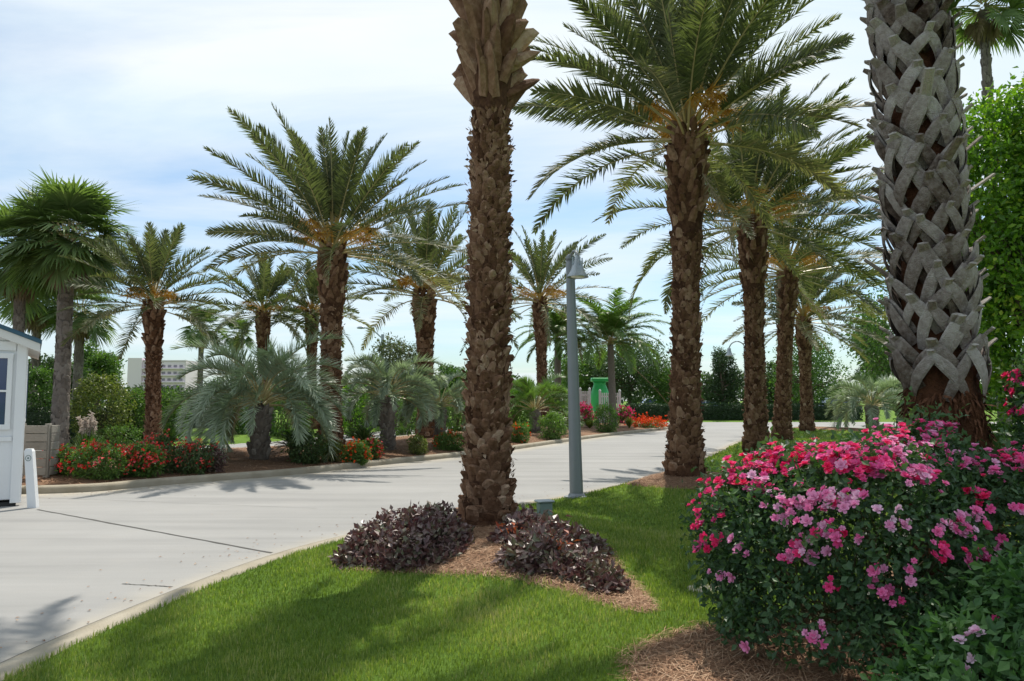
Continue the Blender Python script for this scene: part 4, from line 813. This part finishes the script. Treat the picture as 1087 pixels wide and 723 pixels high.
def post():
    b = at(32, 536, 11.7); root = thing('marker_post', 'short white leaning post with a round green badge beside the booth', 'post', (b[0], b[1], 0))
    mb = MB(); h = .88; w0 = .075
    V = []; 
    for z, wx, dx in ((0,.066,.05),(.02,.066,.049),(.84,.062,-.045),(.88,.045,-.047)):
        for sx, sy in ((-1,-1),(1,-1),(1,1),(-1,1)): V.append((dx+sx*wx, sy*wx*.6, z))
    Q = [[i*4+j, i*4+(j+1)%4, (i+1)*4+(j+1)%4, (i+1)*4+j] for i in range(3) for j in range(4)]+[[12,13,14,15]]
    mb.add(V, np.array(Q)); obj('shaft', mb, M['white'], root)
    mb = MB(); k = 20
    for r0, r1 in ((.046,.036),(.016,.0)):
        th = np.arange(k)*2*np.pi/k; A = np.stack([-.036+r0*np.cos(th), np.full(k,-.0415), .74+r0*np.sin(th)], 1); B = np.stack([-.036+r1*np.cos(th), np.full(k,-.0415), .74+r1*np.sin(th)], 1); j = np.arange(k)
        mb.add(np.vstack([A,B]), np.stack([j, (j+1)%k, (j+1)%k+k, j+k], 1))
    obj('badge', mb, M['utility'], root)
post()
def wood_box():
    x, y = ground(36, 508); b = at(36, 508, y); root = thing('wooden_enclosure', 'weathered grey wooden box screen standing behind the white post', 'enclosure', (x, y+.3, h1(x, y+.3)))
    h = .96; W = .5
    for i, xx in enumerate((-W/2, W/2-.02)):
        mb = MB(); box(mb, (xx,-.3,h/2), (.09,.09,h+.04), bev=.008); obj('post', mb, M['wood'], root)
    for i in range(6):
        mb = MB(); box(mb, (0,-.352-(.003 if i%2 else 0),.1+i*.155), (W,.022,.145), bev=.006, var=.3+.4*rng.random()); box(mb, (W/2+.036,-.17,.1+i*.155), (.022,.26,.145), bev=.006, var=.3+.4*rng.random()); obj('board', mb, M['wood'], root)
wood_box()

# ---- lamps
def lamp(label, u, v, Y, tu, tv, wpx, az, arm=.5):
    b = at(u, v, Y); x, y = b[:2]; z0 = h1(x, y); T = at(tu, tv, Y); h = T[2]-z0-.1; r = wpx/2*Y/F; dx = T[0]-x
    root = thing('street_lamp', label, 'street lamp', (x, y, z0), 0, 'grey lamp posts with bell shades'); zz = np.linspace(-.1, h, 20)
    mb = MB(); tube(mb, np.stack([dx*zz/h, 0*zz, zz], 1), r*np.interp(zz/h, [0,1], [1.15,.72]), 20); obj('pole', mb, M['pole'], root, smooth=True)
    mb = MB(); lathe(mb, [(r*2.1,-.03),(r*2.1,.02),(r*1.5,.03),(r*1.2,.07)], 20); obj('base_collar', mb, M['pole'], root)
    c, s = math.cos(az), math.sin(az); t = np.linspace(0, 1, 14)[:, None]; dr = np.array([c, s, 0])
    a_ = t*math.pi; P = np.array([dx, 0, h-.12])+dr*(arm/2*(1-np.cos(a_)))+np.array([0,0,1.])*(np.sin(a_)*arm*.5)
    mb = MB(); tube(mb, P[:-1], .024, 10); lathe(mb, [(r*.8,0),(r*.8,.05),(r*.3,.10)], 16, c=(dx,0,h-.03)); obj('arm', mb, M['pole'], root, smooth=True)
    e = np.array([dx, 0, h-.12])+dr*arm
    mb = MB(); lathe(mb, [(.02,.10),(.045,.10),(.055,.03),(.075,-.0),(.10,-.06),(.13,-.14),(.165,-.20),(.215,-.25),(.218,-.262),(.20,-.255),(.15,-.19),(.05,-.1)], 26, c=e, sx=.82, sy=.82); sh = obj('shade', mb, M['galv'], root, smooth=True)
    mb = MB(); lathe(mb, [(.02,-.10),(.10,-.17),(.13,-.225),(.10,-.26),(.02,-.275)], 20, c=e); obj('lens', mb, M['lens'], sh, smooth=True)
    for k_ in range(4): mb = MB(); an = k_*math.pi/2+.4; box(mb, e+np.array([math.cos(an)*.085, math.sin(an)*.085, .0]), (.016,.016,.12), an); obj('bracket', mb, M['galv'], sh)
lamp('grey blue lamp post on the lawn edge in front of the road', 612, 530, 12.6, 605, 268, 12.5, R(-77), .40)
lamp('far lamp with bell shade peeking left of the right palm row', 795, 462, 33, 791, 366, 5, R(185), .72)
def cobra():
    Y = 52; b = at(405, 448, Y); x, y = b[:2]; z0 = h1(x, y); T = at(404, 355, Y); h = T[2]-z0; root = thing('street_light', 'tall thin roadside light far behind the second pindo palm', 'street light', (x, y, z0))
    mb = MB(); tube(mb, [(0,0,0),(0,0,h)], .11, 8); obj('pole', mb, M['galv'], root); E = at(388, 348, Y)
    mb = MB(); tube(mb, [(0,0,h-.3),((E[0]-x)*.5,0,h+.25),(E[0]-x,0,E[2]-z0)], .05, 6); obj('arm', mb, M['galv'], root)
    mb = MB(); lathe(mb, [(.02,-.08),(.1,-.06),(.13,0),(.08,.08),(.02,.1)], 12, c=(E[0]-x-.3,0,E[2]-z0), sx=2.4); obj('lamp_head', mb, M['galv'], root, smooth=True)
cobra()
def ubox():
    x, y = ground(578, 549); root = thing('utility_box', 'small green grey box with pale lid behind the right purple shrub', 'utility box', (x, y, h1(x, y)), R(20))
    mb = MB(); box(mb, (0,0,.09), (.18,.14,.2), bev=.012); obj('housing', mb, M['utility'], root); mb = MB(); box(mb, (0,0,.205), (.23,.18,.03), bev=.01); obj('lid', mb, M['galv'], root)
ubox()

# ---- far structures
def far_building():
    Y = 330; x0 = at(134, 400, Y)[0]; x1 = at(196, 400, Y)[0]; zt = at(160, 380, Y)[2]; W = x1-x0; root = thing('apartment_building', 'distant white multi storey building at the left horizon', 'building', ((x0+x1)/2, Y+8, .1))
    mb = MB(); ht = zt-.1; box(mb, (0,0,ht/2*.93), (W,14,ht*.93)); box(mb, (-W*.36,-1,ht*.5), (W*.24,14,ht)); obj('wall', mb, M['bldg'], root)
    mb = MB(); box(mb, (W*.1,0,ht*.945), (W*.8,14.6,ht*.02)); obj('roof', mb, M['bldg'], root)
    for fl in range(6):
        zc = ht*.1+fl*ht*.145
        for k_ in range(7):
            xc = -W*.18+k_*W*.10; mb = MB(); box(mb, (xc,-7.0,zc), (W*.055,.3,ht*.05)); obj('window', mb, M['bldgdark'], root)
        mb = MB(); box(mb, (W*.13,-7.7,zc-ht*.055), (W*.72,1.4,ht*.022)); obj('balcony', mb, M['bldg'], root)
far_building()
def green_thing():
    Y = 47; c = at(638, 430, Y); z0 = h1(c[0], c[1]); root = thing('playground_slide', 'bright green bulging structure with flared flat top between white picket panels', 'play structure', (c[0], c[1], z0))
    zt = at(636, 401, Y)[2]-z0; zb = .5; H_ = zt-zb
    mb = MB(); n = 22; prof = [(.30,0),(.46,.12),(.56,.30),(.58,.48),(.52,.64),(.42,.76),(.36,.84),(.42,.89)]; lathe(mb, [(a, zb+b*H_) for a, b in prof], 28, sx=1.0, sy=.85, lean=(-.03,0)); obj('body', mb, M['green'], root, smooth=True)
    mb = MB(); box(mb, (.02,0,zb+H_*.945), (1.22,1.0,H_*.10), bev=.05); obj('rim', mb, M['green'], root)
    mb = MB(); tube(mb, [(0,0,0),(0,0,zb+.05)], .26, 14); obj('base', mb, M['utility'], root)
green_thing()
def pickets(label, u0, u1, v0, v1, Y, n):
    a = at(u0, v1, Y); b = at(u1, v1, Y); W = b[0]-a[0]; z0 = h1((a[0]+b[0])/2, Y); h = at(u0, v0, Y)[2]-z0; root = thing('picket_fence', label, 'fence', ((a[0]+b[0])/2, Y, z0), 0, 'white picket panels')
    for s in (-1, 1): mb = MB(); box(mb, (s*W/2,0,h/2), (.13,.13,h+.1), bev=.015); lathe(mb, [(.09,h+.05),(.05,h+.12),(.01,h+.16)], 8, c=(s*W/2,0,0)); obj('post', mb, M['white'], root)
    mb = MB()
    for z in (.3*h, .85*h): box(mb, (0,.02,z), (W,.04,.09))
    obj('rail', mb, M['white'], root)
    for i in range(n): mb = MB(); box(mb, (-W/2+W*(i+1)/(n+1),-.025,h*.5), (W/(n+1)*.62,.03,h*.93), bev=.008); obj('picket', mb, M['white'], root)
pickets('white picket panel left of the bright green structure', 616, 626, 414, 440, 46, 4)
pickets('white picket panel right of the bright green structure', 637, 658, 416, 440, 45.6, 8)

def make_car(label, u, Y, mk, rz=0, suv=0, group='cars parked beyond the far hedge'):
    x = at(u, 430, Y)[0]; root = thing('parked_car', label, 'car', (x, Y, h1(x, Y)), rz, group); L = 4.5; W = 1.78; H_ = 1.45+.25*suv
    side = [(-2.25,.35),(-2.22,.72),(-2.0,.88),(-1.35,.95),(-.75,H_-.03),(-.2,H_),(.9,H_-.02 if not suv else H_),(1.55+.35*suv,.98),(2.1,.92),(2.24,.7),(2.22,.33)]
    low = [(-2.25,.35),(-2.22,.72),(-2.0,.88),(-1.35,.95),(1.55+.35*suv,.98),(2.1,.92),(2.24,.7),(2.22,.33)]
    def ext(mb, pr, wf, mi=0):
        n = len(pr); V = [(a, -W/2*wf(b), b) for a, b in pr]+[(a, W/2*wf(b), b) for a, b in pr]; j = np.arange(n)
        mb.add(V, [np.stack([j, (j+1)%n, (j+1)%n+n, j+n], 1), j[None, ::-1], (j+n)[None]], .5, mi)
    mb = MB(); ext(mb, low, lambda z: 1-.05*max(0, z-.7)); obj('body', mb, M[mk], root)
    cab = [(-1.32,.955),(-.72,H_-.05),(.88+.3*suv,H_-.05),(1.5+.33*suv,.965)]; mb = MB(); ext(mb, cab, lambda z: .93-.22*max(0, (z-.95)/.5)); obj('window', mb, M['glass'], root)
    mb = MB(); ext(mb, [(-.76,H_-.06),(-.6,H_),(.8+.3*suv,H_),(.92+.3*suv,H_-.06)], lambda z: .74); 
    for a, b_ in ((-1.32,-.74),(1.5+.33*suv,.90+.3*suv),(.1,.1)):
        for s in (-1, 1): tube(mb, [(a,s*W/2*.935,.95),(b_,s*W/2*.73,H_-.05)], .035, 6)
    obj('roof', mb, M[mk], root)
    for a in (-1.38, 1.38):
        for s in (-1, 1):
            mb = MB(); t = np.linspace(-.1, .1, 2); tube(mb, [(a, s*(W/2-.1)+q, .33) for q in t], .33, 20); wh = obj('wheel', mb, M['dark'], root); mb = MB(); tube(mb, [(a, s*(W/2-.1)+q*1.05, .33) for q in t], .2, 14); obj('rim', mb, M['galv'], wh)
make_car('white car roof above the hedge left of the large palm trunk', 694, 72, 'car_wht', 0, 1)
make_car('silver car beyond the hedge right of the white one', 745, 72, 'car_silver', .1)
make_car('blue car beyond the hedge between the right row trunks', 822, 72, 'car_blue', -.1)
make_car('dark car beyond the hedge right of the far palm', 886, 72, 'car_blk', 0, 1)
make_car('silver car far away on the left beyond the back lawn', 258, 75, 'car_silver', .1)

# ------------------------------------------------------------------ foreground shrubs
def sdf_blobs(p, B): return min(np.linalg.norm((p-b[:3])/b[3:])-1 for b in B)
def project(B, u, v):
    d = ray(u, v); o = np.array([0,0,CAMZ])
    for t in np.arange(1.8, 9, .02):
        if sdf_blobs(o+d*t, B) <= 0.0: return o+d*t
    return None
def petals():
    V = []; Q = []
    def petal(az, el, l, wd, cup):
        c, s = math.cos(az), math.sin(az); k = len(V)
        for t, ww, up in ((.05,.18,0),(.55,1,cup*.5),(.9,.85,cup*1.2),(1.0,.3,cup*1.3)):
            for sg in (-1, 1):
                rr_ = l*t*math.cos(el); zz_ = l*t*math.sin(el)+l*up*t
                V.append((c*rr_-s*sg*wd*ww/2, s*rr_+c*sg*wd*ww/2, zz_+(.08*l if ww > .8 else 0)))
        for i in range(3): Q.append([k+2*i, k+2*i+1, k+2*i+3, k+2*i+2])
    for i in range(6): petal(i*math.pi/3+.1*random.random(), R(5+25*random.random()), 1, .62, .02+.1*random.random())
    for i in range(5): petal(i*2*math.pi/5+.3, R(38+10*random.random()), .8, .65, .05)
    for i in range(4): petal(i*math.pi/2+.6, R(66), .6, .45, -.1)
    return np.array(V), [np.array(Q)]
PV, PF = zip(*[petals() for _ in range(4)])
def frame_from(Nn):
    A = nrm(np.cross(Nn, rdir(len(Nn)))); B = np.cross(Nn, A); return A, B
def rose_bush(label, blobs, n, L, lm, spots, density, name='rose_bush', group='pink rose bushes', single=100, extra=0, vb=.42):
    B = np.array(blobs, float); c = B[:, :2].mean(0); z0 = h1(c[0], c[1]); root = thing(name, label, 'rose bush', (c[0], c[1], z0), 0, group); org = np.array([c[0], c[1], z0])
    mb = MB()
    for b in B:
        for _ in range(12):
            e = b[:3]+rdir(1)[0]*b[3:]*.9; e[2] = max(e[2], z0+.2); s = np.array([c[0]*.6+b[0]*.4+rng.normal(0, .15), c[1]*.6+b[1]*.4+rng.normal(0, .15), z0-.05]); tt = np.linspace(0, 1, 6)[:, None]; m = (s+e)/2+rng.normal(0, .08, 3)
            tube(mb, (1-tt)**2*s+2*tt*(1-tt)*m+tt**2*e-org, np.linspace(.008, .003, 6), 5)
    obj('stems', mb, M['stem'], root)
    mb = MB(); P, Nn, vv = blob_points(B, n, 7, .05, shell=.13, deep=.8); k = P[:, 2] > z0+.04; P, Nn, vv = P[k], Nn[k], vv[k]
    leaf_cloud(mb, P-org, Nn, L, .62, vb+vv+.12*rng.normal(size=len(P)), 1.0)
    # upright shoots that break the outline
    for b in B:
        for _ in range(16):
            d = nrm(rdir(1)[0]+np.array([0,0,.9])); p = b[:3]+d*b[3:]*.95
            if sdf_blobs(p, B) < -.15: continue
            dd = nrm(d+np.array([0,0,.8])+rng.normal(0, .3, 3)); l = .08+.24*rng.random()**2; q = rng.random(14)[:, None]; leaf_cloud(mb, p+dd*l*q-org+rng.normal(0, .012, (14, 3)), np.repeat(dd[None], 14, 0), L, .6, vb+.25+.1*rng.normal(size=14), 1.1)
    obj('foliage', mb, M[lm], root)
    fl = []
    for (u, v, su, sv, cnt, va) in spots:
        for _ in range(int(round(cnt*density*(1.25 if v < 515 else .62)))):
            p = project(B, u+rng.normal()*su, v+rng.normal()*sv)
            if p is None: continue
            g_ = np.array([ (sdf_blobs(p+e, B)-sdf_blobs(p-e, B)) for e in np.eye(3)*.01]); g_ = g_/max(1e-9, np.linalg.norm(g_)); 
            for _c in range(rng.integers(1, 4)): fl.append((p+g_*(.02+.05*rng.random())+rng.normal(0, .03, 3)*(_c > 0), g_, va+rng.normal(0, .15)))
    k = 0
    if extra:
        P, Nn, vv = blob_points(B, extra*3, 3, .06, shell=.02); q = (Nn[:, 2] > .1); P, Nn = P[q][:extra], Nn[q][:extra]
        for p, n_ in zip(P, Nn): fl.append((p+n_*.04, n_, rng.random()*.8))
    fl.sort(key=lambda f: f[0][1]); rest = MB()
    vm = {}
    for i, (p, n_, va) in enumerate(fl):
        up = nrm(n_+np.array([0,-.25,.45])+rng.normal(0, .3, 3)); a_, b_ = frame_from(up[None]); s = .027*(.6+.75*rng.random()); va = min(1, max(0, va*1.05+.07)); t = i % 4
        Mx = np.stack([a_[0]*s, b_[0]*s, up*s], -1)
        if i < single:
            vk = (t, int(va*5)); 
            if vk not in vm:
                m_ = MB(); m_.add(PV[t], PF[t], (vk[1]+.5)/5); vm[vk] = m_.mesh('blossom', M['pink'])
            o = link('blossom', vm[vk], root); from mathutils import Matrix
            o.matrix_local = Matrix([[*Mx[r_i], (p-org)[r_i]] for r_i in range(3)]+[[0,0,0,1]])
        else: rest.inst(PV[t], PF[t], Mx[None], (p-org)[None], va)
    if rest.n: obj('blossom_mass', rest, M['pink'], root, kind='stuff')
    return root
def B_(u, v, Y, ru, rd, rv): p = at(u, v, Y); return (*p, ru*Y/F, rd, rv*Y/F)
big = [B_(850,606,4.7,92,.55,98), B_(835,515,4.95,42,.35,30), B_(800,566,4.9,58,.45,64), B_(930,590,4.5,100,.6,112), B_(880,540,5.0,100,.5,52), B_(960,520,5.1,70,.45,58), B_(870,680,4.4,90,.5,85), B_(1040,580,4.7,80,.55,92), B_(1120,570,4.7,80,.6,90), B_(950,700,4.2,100,.5,70), B_(985,480,5.15,28,.22,26)]
S = [(755,540,10,12,12,.15),(742,552,8,8,6,.25),(775,512,14,10,16,.12),(800,497,18,7,22,.10),(835,490,20,7,26,.08),(865,488,16,7,18,.12),(815,507,18,7,10,.2),(830,538,14,6,6,.55),(815,525,12,8,8,.5),(745,578,6,5,4,.25),(770,575,8,6,6,.2),(840,545,8,5,6,.6),(875,530,14,7,14,.42),(892,538,14,5,10,.5),(910,535,10,5,6,.5),(885,567,14,5,9,.45),(890,570,6,3,4,.1),(900,495,14,7,14,.3),(925,500,12,8,8,.2),(945,470,13,8,16,.22),(975,465,15,8,18,.38),(1000,458,8,6,8,.3),(960,485,16,6,10,.45),(975,510,14,6,12,.4),(935,500,12,6,6,.3),(1045,495,14,8,10,.45),(1070,488,14,6,14,.3),(1085,500,8,6,6,.3),(1042,532,7,6,5,.05),(1010,560,12,8,10,.45),(1025,556,12,6,6,.55),(996,588,6,6,5,.1),(1030,590,16,6,9,.45),(1050,585,10,6,5,.5),(947,560,8,4,4,.8),(960,612,10,5,4,.3),(955,625,8,4,3,.35),(777,607,6,4,4,.65),(835,578,8,8,4,.4),(862,592,5,4,3,.55),(845,575,7,6,3,.4),(868,675,5,3,3,.5),(805,685,3,3,1,.7),(790,583,4,3,2,.5),(1070,608,8,4,4,.4),(880,617,6,4,2,.3),(1080,540,8,8,6,.4),(928,612,6,5,3,.4)]
rose_bush('large dark green rose bush covered in hot pink and faded blossoms', big, 42000, .046, 'rose_leaf', S, 1.4)
fresh = [B_(1050,735,3.55,58,.4,70), B_(1095,680,3.7,48,.4,72), B_(1130,700,3.6,80,.5,90), B_(1005,765,3.4,50,.35,40), B_(1058,672,3.8,22,.2,30)]
rose_bush('lighter green leafy rose bush with few buds in the lower right corner', fresh, 12000, .056, 'rose_leaf2', [(1066,664,4,3,2,.5),(1045,680,6,5,3,.8),(1028,708,5,4,2,.9),(1052,590,6,4,3,.4)], 1, single=40)
tallr = [B_(1112,440,5.6,26,.25,62), B_(1120,520,5.6,30,.3,60)]
rose_bush('tall pink rose at the right edge in front of the clipped hedge', tallr, 5000, .05, 'rose_leaf', [(1084,392,4,10,8,.1),(1083,425,4,10,6,.15)], 1.3, single=30)

def purple(label, blobs, n, rust=0, L=.068, vb=.45):
    B = np.array(blobs); c = B[:, :2].mean(0); z0 = h1(c[0], c[1]); root = thing('purple_shrub', label, 'shrub', (c[0], c[1], z0), 0, 'purple leaved shrubs under the nearest trunk'); org = np.array([c[0], c[1], z0])
    mb = MB()
    for b in B:
        for _ in range(14):
            e = b[:3]+rdir(1)[0]*b[3:]*.9; e[2] = max(e[2], z0+.06); s = np.array([b[0]+rng.normal(0, .08), b[1]+rng.normal(0, .08), h1(b[0], b[1])-.03]); tube(mb, np.array([s, (s+e)/2+rng.normal(0, .02, 3), e])-org, [.008,.006,.003], 5)
    obj('stems', mb, M['stem'], root)
    mb = MB(); P, Nn, vv = blob_points(B, n, 5, .03, shell=.18, deep=.8); zg = H(P[:, 0], P[:, 1]); P[:, 2] = np.maximum(P[:, 2], zg+.02+.03*rng.random(len(P))); leaf_cloud(mb, P-org, nrm(Nn+np.array([0,0,.5])), L, .62, vb+vv+.14*rng.normal(size=len(P)), .9); obj('foliage', mb, M['purple'], root)
    if rust:
        mb = MB(); p = project(B, 592, 575); q = project(B, 545, 562)
        for pp in (p, q):
            if pp is not None: leaf_cloud(mb, pp-org+rng.normal(0, .07, (rust, 3))*[1,1,.4], np.tile([0,0,1.], (rust, 1)), .065, .5, rng.random(rust), .9)
        obj('rusty_leaves', mb, M['rust'], root)
def PB(u, v, Y, r, d, h):
    x = (u-CX)/F*Y*1.0; z = h1(x, Y); return (x, Y, z+h*.45, r, d, h*.62)
purple('rounded dark purple shrub left of the nearest trunk', [(-1.1,7.8,.12,.46,.5,.36),(-.82,7.95,.16,.34,.5,.36),(-1.35,7.5,.06,.30,.45,.28),(-.9,7.25,.10,.42,.45,.28),(-.66,7.5,.16,.22,.35,.28)], 8000)
purple('spreading grey purple shrub with rusty leaves right of the nearest trunk', [(.12,7.6,.22,.28,.4,.25),(.38,7.3,.22,.34,.45,.24),(.22,6.7,.22,.30,.4,.22),(.52,6.5,.16,.25,.35,.18),(.16,8.0,.2,.22,.3,.26),(.6,7.2,.14,.24,.4,.22),(.70,6.15,.12,.16,.3,.13)], 8500, 26, vb=.5)

# ------------------------------------------------------------------ far-off woods behind everything
mb = MB()
for x in np.arange(-150, 190, 5.5):
    Yw = 128+rng.normal(0, 6); hh = (3.9+1.5*rng.random()+.7*math.sin(x*.07))*(.62 if -72 < x < -48 else 1); bl = [(x+rng.normal(0, 2), Yw+rng.normal(0, 2), hh*.5, 4.4, 3.5, hh*.56), (x+rng.normal(0, 3), Yw, hh*.75, 2.6, 2.4, hh*.33)]
    P, Nn, vv = blob_points(bl, 1500, 8, .35, shell=.15); P[:, 2] = np.maximum(P[:, 2], .1); leaf_cloud(mb, P, Nn, .62, .7, .4+vv+.1*rng.normal(size=len(P)))
obj('distant_woods', mb, M['leaf_dark'], kind='stuff', label='far band of dark trees along the horizon behind the road', category='woods')

# fallen leaves lying along the road edges
n = 260; t = rng.random(n); pts = []
ne_ = near_edge[(near_edge[:, 1] > 3) & (near_edge[:, 1] < 30)]; k = rng.integers(0, len(ne_)-1, n); P = ne_[k]+(ne_[k+1]-ne_[k])*t[:, None]; P[:, 0] -= np.abs(rng.normal(0, .5, n))+.18
kI = ISL[(ISL[:, 1] < 32) & (ISL[:, 0] > -10) & (ISL[:, 0] < 5)]; m = 220; kk = rng.integers(0, len(kI), m); Q = kI[kk]+rng.normal(0, .05, (m, 2)); Q[:, 1] -= np.abs(rng.normal(0, .4, m))+.05
P = np.vstack([P, Q, np.stack([rng.uniform(-6, 1, 14), rng.uniform(8, 16, 14)], 1)]); P = P[(sdist(P, NEAR) < -.17) & (sdist(P, ISL) < -.04)]
mb = MB(); n = len(P); th = rng.random(n)*6.283; D = np.stack([np.cos(th), np.sin(th), .12*rng.random(n)], 1); W = nrm(np.cross(D, [0,0,1.])); l = .015+.025*rng.random(n)
mb.inst(LEAF_V, LEAF_F, mats_from(W*(l*.5)[:, None], D*l[:, None], np.tile([0,0,1.], (n,1))*l[:, None]), np.c_[P, np.full(n, .008)], rng.random(n))
obj('fallen_leaves', mb, M['straw'], kind='stuff', label='small dry leaves scattered along the edges of the road', category='leaf litter')
